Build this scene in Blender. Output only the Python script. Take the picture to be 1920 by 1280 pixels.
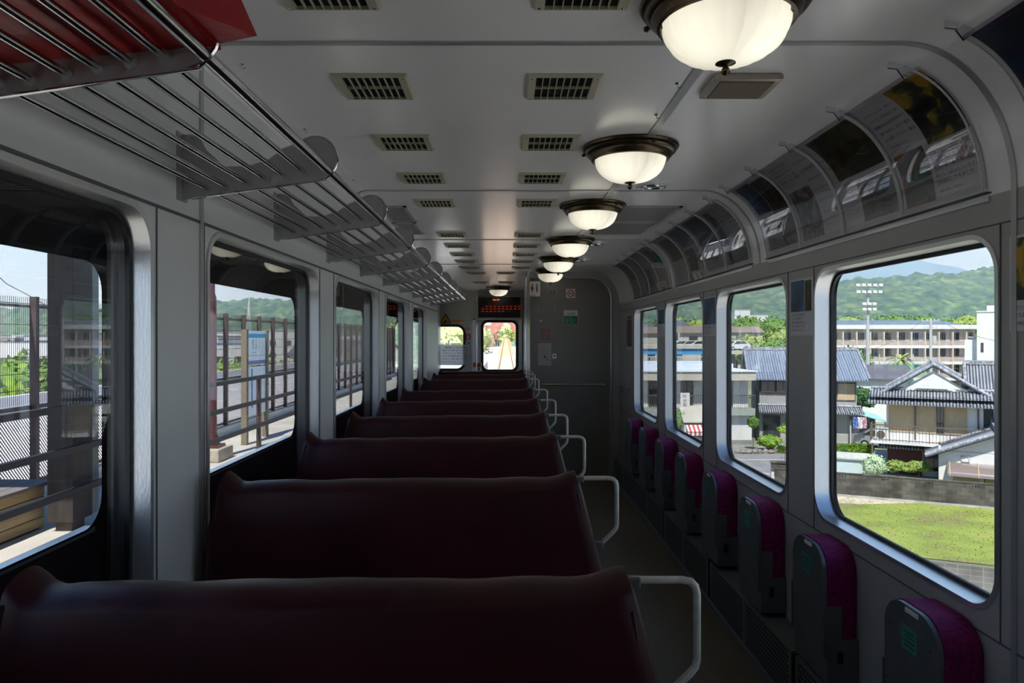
import bpy, bmesh, math, random
from math import sin, cos, pi, radians
from mathutils import Vector, Matrix, noise
random.seed(7)
for o in list(bpy.data.objects): bpy.data.objects.remove(o)
S = bpy.context.scene
COL = S.collection
EYE = 1.8          # camera height above the car floor
F = 1330.0; VX = 949.0; VY = 633.0
# ---------------------------------------------------------------- camera
cam = bpy.data.cameras.new('camera'); camo = bpy.data.objects.new('camera', cam); COL.objects.link(camo)
camo.location = (0, 0, EYE); camo.rotation_euler = (pi/2, 0, 0)
cam.sensor_width = 36; cam.lens = F/1920*36
cam.shift_x = (960-VX)/1920; cam.shift_y = -(640-VY)/1920
cam.clip_start = 0.05; cam.clip_end = 6000
S.camera = camo
# ---------------------------------------------------------------- world, sun, exposure
S.view_settings.view_transform = 'Standard'; S.view_settings.look = 'None'
S.view_settings.gamma = 1; S.view_settings.use_curve_mapping = False
S.view_settings.exposure = 1.2
SKY = 0.95; SUN = 6.3
w = bpy.data.worlds.new('sky'); S.world = w; w.use_nodes = True
nt = w.node_tree; nt.nodes.clear()
wo = nt.nodes.new('ShaderNodeOutputWorld'); bg = nt.nodes.new('ShaderNodeBackground')
tc = nt.nodes.new('ShaderNodeTexCoord'); sp = nt.nodes.new('ShaderNodeSeparateXYZ'); rp = nt.nodes.new('ShaderNodeValToRGB')
nt.links.new(tc.outputs['Generated'], sp.inputs[0]); nt.links.new(sp.outputs['Z'], rp.inputs[0])
e = rp.color_ramp.elements
e[0].position = 0.0; e[0].color = (0.80, 0.93, 1.08, 1)
e[1].position = 1.0; e[1].color = (0.08, 0.20, 0.52, 1)
m_ = e.new(0.16); m_.color = (0.62, 0.85, 1.12, 1)
m_ = e.new(0.45); m_.color = (0.22, 0.44, 0.84, 1)
nt.links.new(rp.outputs[0], bg.inputs[0]); bg.inputs[1].default_value = SKY
nt.links.new(bg.outputs[0], wo.inputs[0])
sun = bpy.data.lights.new('sun', 'SUN'); suno = bpy.data.objects.new('sun', sun); COL.objects.link(suno)
sun.energy = SUN; sun.angle = radians(0.53); sun.color = (1.0, 0.95, 0.86)
suno.rotation_euler = Vector((0.10, 0.52, -0.85)).to_track_quat('-Z', 'Y').to_euler()
suno.location = (0, -5, 20)

# ---------------------------------------------------------------- materials
MATS = {}
def new_mat(name):
    m = bpy.data.materials.new(name); m.use_nodes = True
    return m, m.node_tree, m.node_tree.nodes['Principled BSDF']
def M(name, col=(.5,.5,.5), rough=.6, metal=0., spec=.5, var=0., vscale=8., bump=0., bscale=30., coat=0., emit=None, es=0., col2=None, stretch=None, coatr=.05):
    if name in MATS: return MATS[name]
    m, t, b = new_mat(name)
    b.inputs['Base Color'].default_value = (*col, 1); b.inputs['Roughness'].default_value = rough
    b.inputs['Metallic'].default_value = metal; b.inputs['Specular IOR Level'].default_value = spec
    b.inputs['Coat Weight'].default_value = coat; b.inputs['Coat Roughness'].default_value = coatr
    if emit: b.inputs['Emission Color'].default_value = (*emit, 1); b.inputs['Emission Strength'].default_value = es
    co = t.nodes.new('ShaderNodeTexCoord'); mp = t.nodes.new('ShaderNodeMapping')
    t.links.new(co.outputs['Object'], mp.inputs[0])
    if stretch: mp.inputs['Scale'].default_value = stretch
    if var > 0 or col2:
        n = t.nodes.new('ShaderNodeTexNoise'); n.inputs['Scale'].default_value = vscale; n.inputs['Detail'].default_value = 5
        t.links.new(mp.outputs[0], n.inputs['Vector'])
        r = t.nodes.new('ShaderNodeValToRGB')
        c2 = col2 or tuple(c*(1+var) for c in col); c1 = col if col2 else tuple(c*(1-var) for c in col)
        r.color_ramp.elements[0].position = .35; r.color_ramp.elements[1].position = .65
        r.color_ramp.elements[0].color = (*c1, 1); r.color_ramp.elements[1].color = (*c2, 1)
        t.links.new(n.outputs[0], r.inputs[0]); t.links.new(r.outputs[0], b.inputs['Base Color'])
    if bump > 0:
        n = t.nodes.new('ShaderNodeTexNoise'); n.inputs['Scale'].default_value = bscale; n.inputs['Detail'].default_value = 4
        t.links.new(mp.outputs[0], n.inputs['Vector'])
        bb = t.nodes.new('ShaderNodeBump'); bb.inputs['Strength'].default_value = bump; bb.inputs['Distance'].default_value = .01
        t.links.new(n.outputs[0], bb.inputs['Height']); t.links.new(bb.outputs[0], b.inputs['Normal'])
    MATS[name] = m
    return m
def ramp_mat(name, stops, scale=5., rough=.6, coat=0., detail=6., stretch=None, offset=(0,0,0), distort=0., bump=0.):
    """colour made of several patches picked by noise (photographs on the posters, leaves, flowers)"""
    if name in MATS: return MATS[name]
    m, t, b = new_mat(name)
    co = t.nodes.new('ShaderNodeTexCoord'); mp = t.nodes.new('ShaderNodeMapping'); t.links.new(co.outputs['Object'], mp.inputs[0])
    mp.inputs['Location'].default_value = offset
    if stretch: mp.inputs['Scale'].default_value = stretch
    n = t.nodes.new('ShaderNodeTexNoise'); n.inputs['Scale'].default_value = scale; n.inputs['Detail'].default_value = detail
    n.inputs['Distortion'].default_value = distort
    t.links.new(mp.outputs[0], n.inputs['Vector'])
    r = t.nodes.new('ShaderNodeValToRGB'); t.links.new(n.outputs[0], r.inputs[0]); t.links.new(r.outputs[0], b.inputs['Base Color'])
    el = r.color_ramp.elements
    el[0].position = stops[0][0]; el[0].color = (*stops[0][1], 1); el[1].position = stops[-1][0]; el[1].color = (*stops[-1][1], 1)
    for p, c in stops[1:-1]:
        x = el.new(p); x.color = (*c, 1)
    b.inputs['Roughness'].default_value = rough; b.inputs['Coat Weight'].default_value = coat
    if bump:
        bb = t.nodes.new('ShaderNodeBump'); bb.inputs['Strength'].default_value = bump; bb.inputs['Distance'].default_value = .5
        t.links.new(n.outputs[0], bb.inputs['Height']); t.links.new(bb.outputs[0], b.inputs['Normal'])
    MATS[name] = m
    return m
def glass(name, tint, refl=1.6, rough=0.0):
    if name in MATS: return MATS[name]
    m = bpy.data.materials.new(name); m.use_nodes = True; t = m.node_tree; t.nodes.clear()
    o = t.nodes.new('ShaderNodeOutputMaterial'); mx = t.nodes.new('ShaderNodeMixShader')
    tr = t.nodes.new('ShaderNodeBsdfTransparent'); gl = t.nodes.new('ShaderNodeBsdfGlossy'); fr = t.nodes.new('ShaderNodeFresnel')
    mu = t.nodes.new('ShaderNodeMath'); mu.operation = 'MULTIPLY'; mu.use_clamp = True; mu.inputs[1].default_value = refl
    tr.inputs[0].default_value = (*tint, 1); gl.inputs['Roughness'].default_value = rough; geo = t.nodes.new('ShaderNodeNewGeometry'); mr = t.nodes.new('ShaderNodeMapRange'); mr.inputs['To Min'].default_value = 1.48; mr.inputs['To Max'].default_value = 1/1.48
    t.links.new(geo.outputs['Backfacing'], mr.inputs[0]); t.links.new(mr.outputs[0], fr.inputs[0])
    t.links.new(fr.outputs[0], mu.inputs[0]); t.links.new(mu.outputs[0], mx.inputs[0])
    t.links.new(tr.outputs[0], mx.inputs[1]); t.links.new(gl.outputs[0], mx.inputs[2]); t.links.new(mx.outputs[0], o.inputs[0])
    MATS[name] = m
    return m
def pattern_mat(name, kind, c1, c2, scale, rough=.8, stretch=(1,1,1), bump=.4, var=.15, brick=None, dist=.02, rot=(0,0,0)):
    """brick / wave / checker surfaces"""
    if name in MATS: return MATS[name]
    m, t, b = new_mat(name)
    co = t.nodes.new('ShaderNodeTexCoord'); mp = t.nodes.new('ShaderNodeMapping'); t.links.new(co.outputs['Object'], mp.inputs[0])
    mp.inputs['Scale'].default_value = stretch; mp.inputs['Rotation'].default_value = rot
    if kind == 'brick':
        n = t.nodes.new('ShaderNodeTexBrick'); n.inputs['Scale'].default_value = scale
        n.inputs['Color1'].default_value = (*c1, 1); n.inputs['Color2'].default_value = (*[x*(1-var) for x in c1], 1); n.inputs['Mortar'].default_value = (*c2, 1)
        n.inputs['Mortar Size'].default_value = .02
        if brick: n.offset = brick[0]; n.inputs['Brick Width'].default_value = brick[1]; n.inputs['Row Height'].default_value = brick[2]
        col, fac = n.outputs[0], n.outputs[1]
    else:
        n = t.nodes.new('ShaderNodeTexWave'); n.inputs['Scale'].default_value = scale; n.bands_direction = kind
        n.inputs['Distortion'].default_value = 0
        r = t.nodes.new('ShaderNodeValToRGB'); r.color_ramp.elements[0].color = (*c1, 1); r.color_ramp.elements[1].color = (*c2, 1)
        r.color_ramp.elements[0].position = .2; r.color_ramp.elements[1].position = .7
        t.links.new(n.outputs[1], r.inputs[0]); col, fac = r.outputs[0], n.outputs[1]
    t.links.new(mp.outputs[0], n.inputs['Vector'])
    nz = t.nodes.new('ShaderNodeTexNoise'); nz.inputs['Scale'].default_value = 1.3; nz.inputs['Detail'].default_value = 6
    t.links.new(co.outputs['Object'], nz.inputs['Vector'])
    rr = t.nodes.new('ShaderNodeValToRGB'); rr.color_ramp.elements[0].position = .3; rr.color_ramp.elements[1].position = .7
    rr.color_ramp.elements[0].color = (1-var*1.5,)*3+(1,); rr.color_ramp.elements[1].color = (1,1,1,1)
    mx = t.nodes.new('ShaderNodeMix'); mx.data_type = 'RGBA'; mx.blend_type = 'MULTIPLY'; mx.inputs[0].default_value = 1
    t.links.new(nz.outputs[0], rr.inputs[0]); t.links.new(col, mx.inputs[6]); t.links.new(rr.outputs[0], mx.inputs[7])
    t.links.new(mx.outputs[2], b.inputs['Base Color']); b.inputs['Roughness'].default_value = rough
    if bump:
        bb = t.nodes.new('ShaderNodeBump'); bb.inputs['Strength'].default_value = bump; bb.inputs['Distance'].default_value = dist
        if kind == 'brick': bb.invert = True
        t.links.new(fac, bb.inputs['Height']); t.links.new(bb.outputs[0], b.inputs['Normal'])
    MATS[name] = m
    return m

# ---------------------------------------------------------------- mesh builder
def V(*a): return Vector(a)
class MB:
    def __init__(s): s.v = []; s.f = []; s.mi = []; s.m = 0; s.xf = None
    def add(s, vs, fs):
        n = len(s.v)
        if s.xf is not None: vs = [s.xf @ Vector(v) for v in vs]
        s.v += [tuple(v) for v in vs]; s.f += [tuple(i+n for i in f) for f in fs]; s.mi += [s.m]*len(fs)
        return s
    def box(s, x0, x1, y0, y1, z0, z1, b=0.0):
        if b <= 0:
            vs = [(x,y,z) for x in (x0,x1) for y in (y0,y1) for z in (z0,z1)]
            return s.add(vs, [(0,1,3,2),(4,6,7,5),(0,4,5,1),(2,3,7,6),(0,2,6,4),(1,5,7,3)])
        bm = bmesh.new(); bmesh.ops.create_cube(bm, size=1)
        for v in bm.verts: v.co = Vector(((x0+x1)/2+v.co.x*(x1-x0), (y0+y1)/2+v.co.y*(y1-y0), (z0+z1)/2+v.co.z*(z1-z0)))
        bmesh.ops.bevel(bm, geom=list(bm.edges), offset=b, segments=2, affect='EDGES', profile=.6)
        bm.verts.index_update()
        s.add([v.co.copy() for v in bm.verts], [[v.index for v in f.verts] for f in bm.faces]); bm.free(); return s
    def bar(s, a, b, w_, h=None, up=(0,0,1)):
        a = Vector(a); b = Vector(b); h = h or w_; d = (b-a).normalized(); u = Vector(up)
        if abs(d.dot(u)) > .98: u = Vector((0,1,0))
        r = d.cross(u).normalized(); u = r.cross(d).normalized(); r *= w_/2; u *= h/2
        vs = [p+q for p in (a,b) for q in (-r-u, r-u, r+u, -r+u)]
        return s.add(vs, [(0,3,2,1),(4,5,6,7),(0,1,5,4),(1,2,6,5),(2,3,7,6),(3,0,4,7)])
    def tube(s, pts, r, n=8, cap=True, closed=False):
        pts = [Vector(p) for p in pts]; rings = []; N = len(pts)
        rr = r if isinstance(r, (list, tuple)) else [r]*N
        pu = None
        for i, p in enumerate(pts):
            if closed: d = (pts[(i+1)%N]-pts[i-1]).normalized()
            elif i == 0: d = (pts[1]-p).normalized()
            elif i == N-1: d = (p-pts[-2]).normalized()
            else: d = ((pts[i+1]-p).normalized()+(p-pts[i-1]).normalized()).normalized()
            if pu is None:
                u = Vector((0,0,1)) if abs(d.z) < .9 else Vector((1,0,0))
                pu = (u-d*u.dot(d)).normalized()
            else: pu = (pu-d*pu.dot(d)).normalized()
            q = d.cross(pu)
            rings.append([p+(pu*cos(2*pi*k/n)+q*sin(2*pi*k/n))*rr[i] for k in range(n)])
        vs = [v for g in rings for v in g]; fs = []
        for i in range(N if closed else N-1):
            j = (i+1) % N
            for k in range(n):
                k2 = (k+1) % n; fs.append((i*n+k, i*n+k2, j*n+k2, j*n+k))
        if cap and not closed: fs += [tuple(range(n-1,-1,-1)), tuple((N-1)*n+k for k in range(n))]
        return s.add(vs, fs)
    def lathe(s, prof, c=(0,0,0), n=32, mod=None):
        vs = []; fs = []
        for i, (r, z) in enumerate(prof):
            for k in range(n):
                a = 2*pi*k/n; q = r*(mod(a, i) if mod else 1)
                vs.append((c[0]+q*cos(a), c[1]+q*sin(a), c[2]+z))
        for i in range(len(prof)-1):
            for k in range(n):
                k2 = (k+1) % n; fs.append((i*n+k, i*n+k2, (i+1)*n+k2, (i+1)*n+k))
        fs.append(tuple(range(n))); fs.append(tuple((len(prof)-1)*n+k for k in range(n-1,-1,-1)))
        return s.add(vs, fs)
    def prism(s, poly, a, b):
        """polygon given as 3-D points, extruded by vector b (a unused offset)"""
        n = len(poly); a = Vector(a); b = Vector(b)
        vs = [Vector(p)+a for p in poly]+[Vector(p)+a+b for p in poly]
        fs = [tuple(range(n-1,-1,-1)), tuple(range(n, 2*n))]+[(i, (i+1)%n, n+(i+1)%n, n+i) for i in range(n)]
        return s.add(vs, fs)
    def strip(s, A, B, closed=True):
        n = len(A); vs = list(A)+list(B)
        return s.add(vs, [(i, (i+1)%n, n+(i+1)%n, n+i) for i in range(n if closed else n-1)])
    def sphere(s, c, r, seg=12, ring=8, nz=0., seed=0, squash=(1,1,1)):
        prof = []; vs = []; fs = []
        for i in range(ring+1):
            th = pi*i/ring
            for k in range(seg):
                a = 2*pi*k/seg; d = Vector((sin(th)*cos(a), sin(th)*sin(a), cos(th)))
                q = r*(1+nz*noise.noise(d*2.3+Vector((seed,seed*.7,0))))
                vs.append((c[0]+d.x*q*squash[0], c[1]+d.y*q*squash[1], c[2]+d.z*q*squash[2]))
        for i in range(ring):
            for k in range(seg):
                k2 = (k+1) % seg; fs.append((i*seg+k, (i+1)*seg+k, (i+1)*seg+k2, i*seg+k2))
        return s.add(vs, fs)
    def build(s, name, mats, parent=None, smooth=False, world=True, hardangle=None, **props):
        if not isinstance(mats, (list, tuple)): mats = [mats]
        me = bpy.data.meshes.new(name)
        off = Vector((0,0,0))
        if parent is not None and world:
            p = parent
            while p is not None: off += p.location; p = p.parent
        me.from_pydata([tuple(Vector(v)-off) for v in s.v], [], s.f)
        for mm in mats: me.materials.append(mm)
        me.polygons.foreach_set('material_index', s.mi)
        if smooth: me.polygons.foreach_set('use_smooth', [True]*len(me.polygons))
        bm = bmesh.new(); bm.from_mesh(me)
        if smooth: bmesh.ops.remove_doubles(bm, verts=bm.verts, dist=1e-5)
        bmesh.ops.recalc_face_normals(bm, faces=bm.faces); bm.to_mesh(me); bm.free()
        if smooth: me.set_sharp_from_angle(angle=hardangle or radians(40))
        me.update()
        o = bpy.data.objects.new(name, me); COL.objects.link(o)
        if parent is not None: o.parent = parent
        for k, v in props.items(): o[k] = v
        return o
def tag(o, label=None, cat=None, group=None, kind=None):
    if label: o['label'] = label
    if cat: o['category'] = cat
    if group: o['group'] = group
    if kind: o['kind'] = kind
    return o
def thing(name, label, cat, loc=(0,0,0), rz=0, group=None):
    o = bpy.data.objects.new(name, None); COL.objects.link(o); o.location = loc; o.rotation_euler = (0,0,rz)
    o.empty_display_size = .1
    return tag(o, label, cat, group)
KIDS = {}
def copy_tree(o, loc=None, rz=None, label=None, parent=None):
    c = o.copy(); COL.objects.link(c)
    if parent is not None: c.parent = parent
    if loc is not None: c.location = loc
    if rz is not None: c.rotation_euler = (0,0,rz)
    if label: c['label'] = label
    for ch in [x for x in ALL_CHILDREN(o)]: copy_tree(ch, parent=c)
    return c
def ALL_CHILDREN(o): return [x for x in bpy.data.objects if x.parent == o]
def struct(o): o['kind'] = 'structure'; return o
def P(px, py, Y): return Vector(((px-VX)/F*Y, Y, EYE-(py-VY)/F*Y))
ORD = ['first','second','third','fourth','fifth','sixth','seventh','eighth','ninth','tenth','eleventh','twelfth','thirteenth','fourteenth','fifteenth','sixteenth','seventeenth','eighteenth','nineteenth','twentieth']

# text as meshes --------------------------------------------------
TC = {}
def text2d(s, bold=0.0):
    if (s, bold) in TC: return TC[(s, bold)]
    cu = bpy.data.curves.new('t', 'FONT'); cu.body = s; cu.size = 1.0; cu.resolution_u = 2; cu.align_x = 'LEFT'; cu.offset = bold
    ob = bpy.data.objects.new('t', cu); COL.objects.link(ob)
    bpy.context.view_layer.update()
    ev = ob.evaluated_get(bpy.context.evaluated_depsgraph_get()); me = ev.to_mesh()
    vs = [(v.co.x, v.co.y) for v in me.vertices]; fs = [tuple(p.vertices) for p in me.polygons]
    ev.to_mesh_clear(); bpy.data.objects.remove(ob); bpy.data.curves.remove(cu)
    if vs:
        x0 = min(v[0] for v in vs); x1 = max(v[0] for v in vs); y0 = min(v[1] for v in vs); y1 = max(v[1] for v in vs)
    else: x0 = x1 = y0 = y1 = 0
    TC[(s, bold)] = (vs, fs, (x0, x1, y0, y1)); return TC[(s, bold)]
def put_text(mb, s, fn, w=None, h=None, x=0, y=0, size=1., bold=0., center=False):
    """write s with its lower-left at (x, y) in a flat frame; fn maps (u, v) to 3-D"""
    vs, fs, (x0,x1,y0,y1) = text2d(s, bold)
    if not fs: return
    k = size
    if h: k = h/max(1e-6, (y1-y0))
    if w: k = min(k, w/max(1e-6, x1-x0)) if h else w/(x1-x0)
    ox = x - (k*(x1-x0)/2 if center else 0)
    mb.add([fn(ox+(a-x0)*k, y+(b-y0)*k) for a, b in vs], fs)
def plane_fn(o, ux, uy, n=(0,0,0)):
    o = Vector(o); ux = Vector(ux).normalized(); uy = Vector(uy).normalized(); n = Vector(n)
    return lambda a, b: o+ux*a+uy*b+n

def rr_loop(y0, y1, z0, z1, r, n=8):
    out = []
    for (cy, cz, a0) in ((y1-r, z1-r, 0), (y0+r, z1-r, 90), (y0+r, z0+r, 180), (y1-r, z0+r, 270)):
        for k in range(n+1):
            a = radians(a0+90*k/n); out.append((cy+r*cos(a), cz+r*sin(a)))
    return out
def outer_loop(ya, yb, za, zb, y0, y1, z0, z1, r, n=8):
    out = []; L = lambda a, b, t: a+(b-a)*t
    n = n if n % 2 == 0 else n
    for ci, (cy, cz) in enumerate(((y1-r, z1-r), (y0+r, z1-r), (y0+r, z0+r), (y1-r, z0+r))):
        for k in range(n+1):
            t = k/n
            if abs(t-.5) < .5/n-1e-6 or t == .5: t = .5
            if ci == 0: p = (yb, L(cz, zb, t*2)) if t <= .5 else (L(yb, cy, t*2-1), zb)
            if ci == 1: p = (L(cy, ya, t*2), zb) if t <= .5 else (ya, L(zb, cz, t*2-1))
            if ci == 2: p = (ya, L(cz, za, t*2)) if t <= .5 else (L(ya, cy, t*2-1), za)
            if ci == 3: p = (L(cy, yb, t*2), za) if t <= .5 else (yb, L(za, cz, t*2-1))
            out.append(p)
    return out
# ================================================================ CAR SHELL
XR = 1.5; XL = -.9; HC = .87; E = EYE
m_wallr = M('painted_wall', (.385,.37,.355), .34, 0, .5, var=.05, vscale=3, bump=.03, bscale=200)
m_walll = M('satin_metal_wall', (.70,.71,.72), .33, .15, .5, var=.05, vscale=2, bump=.03, bscale=150)
m_ceil = M('satin_ceiling', (.88,.86,.85), .24, .0, .9, var=.03, vscale=1.2, bump=.015, bscale=60, coat=.5, coatr=.16)
m_alu = M('brushed_aluminium', (.88,.89,.90), .28, .85, .5, bump=.05, bscale=60, stretch=(1,30,1))
m_chrome = M('chrome', (.72,.72,.74), .12, 1.0)
m_rod = M('polished_steel', (.62,.62,.64), .16, 1.0)
m_black = M('black_rubber', (.012,.012,.013), .5)
m_dark = M('dark_void', (.004,.004,.004), .9)
m_sash = M('dark_bronze_sash', (.045,.042,.035), .35, .5)
m_seam = M('seam_shadow_gap', (.10,.10,.10), .5)  # plain dark grey for seam strips and the poster rail
m_trim = M('grey_trim', (.48,.48,.48), .3, .5)
m_white = M('white_enamel', (.75,.75,.73), .35)
m_gside = glass('tinted_side_glass', (.745,.755,.76), 1.2)
m_gfront = glass('clear_front_glass', (.97,.97,.97), 1.2)
YB = -2.6; YP = 9.4; YE = 13.2; XV = -1.22; XT = .32
# profile of ceiling (left corner radius small, right cove elliptical)
def cove(phi, off=0.0):
    return (1.164+(.336-off)*cos(phi), .44+(.43-off)*sin(phi))
prof = [(XL, .80), (XL+.006, .83), (XL+.02, .853), (XL+.045, .866), (XL+.08, .87)]
prof += [(-.4,.87), (0,.87), (.3,.87), (.8,.87)]
prof += [cove(radians(90-90*k/18)) for k in range(19)]
def sweep(mb, pr, ys):
    vs = [(x, y, E+z) for y in ys for x, z in pr]; n = len(pr); fs = []
    for j in range(len(ys)-1):
        for i in range(n-1): fs.append((j*n+i, j*n+i+1, (j+1)*n+i+1, (j+1)*n+i))
    mb.add(vs, fs)
mb = MB(); sweep(mb, prof, [YB, 2.09, 4.19, 6.29, 8.39, YP])
mb.box(XV-.1, XT+.1, YP, YE+.1, E+HC, E+HC+.02)
struct(mb.build('ceiling', m_ceil, smooth=True))
mb = MB()  # roof skin over everything so that no daylight leaks
mb.box(-1.3, 1.75, YB-.1, YE+.2, E+.93, E+.95); mb.box(XL-.3, XL-.02, YB, YP, E+.45, E+.93)
struct(mb.build('trim_roof', m_dark))
# floor
m_floor = pattern_mat('ribbed_floor', 'brick', (.17,.135,.075), (.10,.085,.05), 14, .5, (1,1,1), .5, .2, (.5,.5,.25), .01)
mb = MB(); mb.box(XV-.05, 1.62, YB, YE+.1, -.06, 0)
struct(mb.build('floor', m_floor))
# window tables (start, end)
WL = [(-1.06,.18), (.54,1.784), (2.141,3.381), (3.729,4.967), (5.30,6.53), (6.83,8.03)]
WR = [(-1.06,.20), (.555,1.82), (2.171,3.434), (3.79,5.035), (5.405,6.66), (7.02,8.278)]
def side_wall(name, X, xo, wins, zt, z0, z1, ya, yb, r, mat, skin_mat, skin=None):
    mb = MB(); ms = MB()
    for i, (a, b) in enumerate(wins):
        lo = ya if i == 0 else (wins[i-1][1]+a)/2; hi = yb if i == len(wins)-1 else (b+wins[i+1][0])/2
        inn = rr_loop(a, b, z0, z1, r); out = outer_loop(lo, hi, -E, zt, a, b, z0, z1, r)
        mb.strip([(X, y, E+z) for y, z in out], [(X, y, E+z) for y, z in inn])
        aa, bb, zz0, zz1, rr_ = skin(a, b) if skin else (a, b, z0, z1, r)
        inn = rr_loop(aa, bb, zz0, zz1, rr_); out = outer_loop(lo, hi, -E-.6, zt+.5, aa, bb, zz0, zz1, rr_)
        ms.strip([(xo, y, E+z) for y, z in out], [(xo, y, E+z) for y, z in inn])
    wl = struct(mb.build(name, mat))
    ms.build('outer_skin', skin_mat, wl)
    return wl
m_skin = M('car_body_inside_skin', (.035,.03,.034), .4, .2, var=.3, vscale=6)
side_wall('wall_right', XR, XR+.10, WR, .44, -.85, .315, YB, YP, .12, m_wallr, m_skin)
side_wall('wall_left', XL, XL-.10, WL, .80, -.85, .316, YB, 9.36, .10, m_walll, m_skin,
          skin=lambda a, b: (a+.03, b-.03, -.458, .186, .075))
def window(idx, side, a, b):
    root = bpy.data.objects.new('window_%d' % idx, None); COL.objects.link(root); struct(root)
    s = 1 if side == 'r' else -1; X = XR if side == 'r' else XL; z0, z1 = (-.85, .315) if side == 'r' else (-.85, .316); r = .12 if side == 'r' else .10
    root.location = (X, (a+b)/2, E-.27)
    def lp(x, g, rr=None): return [(x, y, E+z) for y, z in rr_loop(a+g, b-g, z0+g, z1-g, max(.02, r-g))]
    d1 = .066 if side == 'r' else .038
    mb = MB(); mb.strip(lp(X-s*.006, -.016), lp(X-s*.006, 0)); mb.strip(lp(X-s*.006, -.016), lp(X, -.018)); mb.strip(lp(X-s*.006, 0), lp(X+s*d1, .004))
    mb.build('window_frame', m_alu, root, smooth=True)
    mb = MB()
    mb.strip(lp(X+s*d1, .004), lp(X+s*d1, .018)); mb.strip(lp(X+s*d1, .018), lp(X+s*(d1+.012), .018))
    if side == 'l': mb.strip(lp(X+s*d1, .006), lp(X+s*.076, .006)); 
    mb.build('gasket', m_black, root, smooth=True)
    if side == 'l':
        mb = MB(); mb.strip(lp(X+s*.076, .006), lp(X+s*.099, .01)); mb.strip(lp(X+s*.076, .006), lp(X+s*.076, .02))
        mb.build('sash', m_sash, root, smooth=True)
        mb = MB(); zc0, zc1 = -.458, .186
        q = [(X-.1+.003, y, E+z) for y, z in rr_loop(a+.032, b-.032, zc0+.002, zc1-.002, .075)]; q2 = [(X-.1+.003, y, E+z) for y, z in rr_loop(a+.026, b-.026, zc0-.004, zc1+.004, .08)]
        mb.strip(q, q2); mb.build('outer_gasket', m_black, root, smooth=True)
        mb = MB(); mb.box(X-.125, X-.098, a+.06, b-.06, E+zc0-.012, E+zc0+.002, .002); mb.build('outer_sill', m_alu, root)
    xg = X+s*(d1+.006)
    mb = MB(); n = rr_loop(a+.01, b-.01, z0+.01, z1-.01, r-.01)
    mb.prism([(xg, y, E+z) for y, z in n], (0,0,0), (s*.005,0,0)); mb.build('pane', m_gside, root)
    return root
k = 1
for a, b in WR: window(k, 'r', a, b); k += 1
for a, b in WL: window(k, 'l', a, b); k += 1
# end walls
m_part = M('grey_partition', (.20,.19,.17), .42, 0, .5, var=.04, vscale=2)
mb = MB()
poly = [(XT, YP, -0.0), (XT, YP, E+.785)] + [(1.1+.28*sin(t), YP, E+.505+.28*cos(t)) for t in [radians(90*k/10) for k in range(11)]] + [(1.38, YP, 0)]
mb.prism(poly, (0,.03,0), (0,.02,0)); mb.box(XT, 1.62, YP+.05, YP+.07, 0, E+.9); mb.box(XT, XT+.03, YP+.03, YE, 0, E+HC)
struct(mb.build('wall_partition', m_part))
mb = MB()   # rounded moulding that frames the partition
rail = [(XT, E+.80)] + [(1.1+.295*sin(t), E+.505+.295*cos(t)) for t in [radians(90*k/12) for k in range(13)]] + [(1.395, 0)]
mb.tube([(x, YP+.01, z) for x, z in rail], .014, 8)
for t in range(len(rail)-1): pass
fil = [(XT, E+.80)] + rail[1:]
struct(mb.build('trim_partition_moulding', m_trim, smooth=True))
mb = MB()   # infill between moulding and shell
outer = [(XT, E+HC)] + [(x, E+z) for x, z in [cove(radians(90-90*k/12)) for k in range(13)]] + [(XR, 0)]
mb.add([(x, YP, z) for x, z in outer]+[(x, YP+.01, z) for x, z in rail], [(i, i+1, len(outer)+i+1, len(outer)+i) for i in range(len(outer)-1)])
struct(mb.build('trim_partition_infill', m_wallr))
mb = MB(); mb.box(-1.3, 1.7, YB-.05, YB, 0, E+.92); struct(mb.build('wall_back', m_wallr))
# vestibule beyond the saloon
m_end = M('cream_end_wall', (.50,.49,.43), .42, 0, .5, var=.04, vscale=2)
dwx0, dwx1, dwz0, dwz1 = [P(905,0,YE).x, P(968.5,0,YE).x, -(694-VY)/F*YE, -(603-VY)/F*YE]
lwx0, lwx1, lwz0, lwz1 = [P(800,0,YE).x, P(870,0,YE).x, -(692-VY)/F*YE, -(611-VY)/F*YE]
xm = P(887,0,YE).x
mb = MB()
for (lo, hi, a, b, c, d, r) in ((XV-.35, xm, lwx0, lwx1, lwz0, lwz1, .14), (xm, XT+.05, dwx0, dwx1, dwz0, dwz1, .1)):
    inn = rr_loop(a, b, c, d, r); out = outer_loop(lo, hi, -E, HC, a, b, c, d, r)
    mb.strip([(x, YE, E+z) for x, z in out], [(x, YE, E+z) for x, z in inn])
    mb.strip([(x, YE, E+z) for x, z in inn], [(x, YE+.08, E+z) for x, z in inn])
struct(mb.build('wall_end', m_end))
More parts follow.
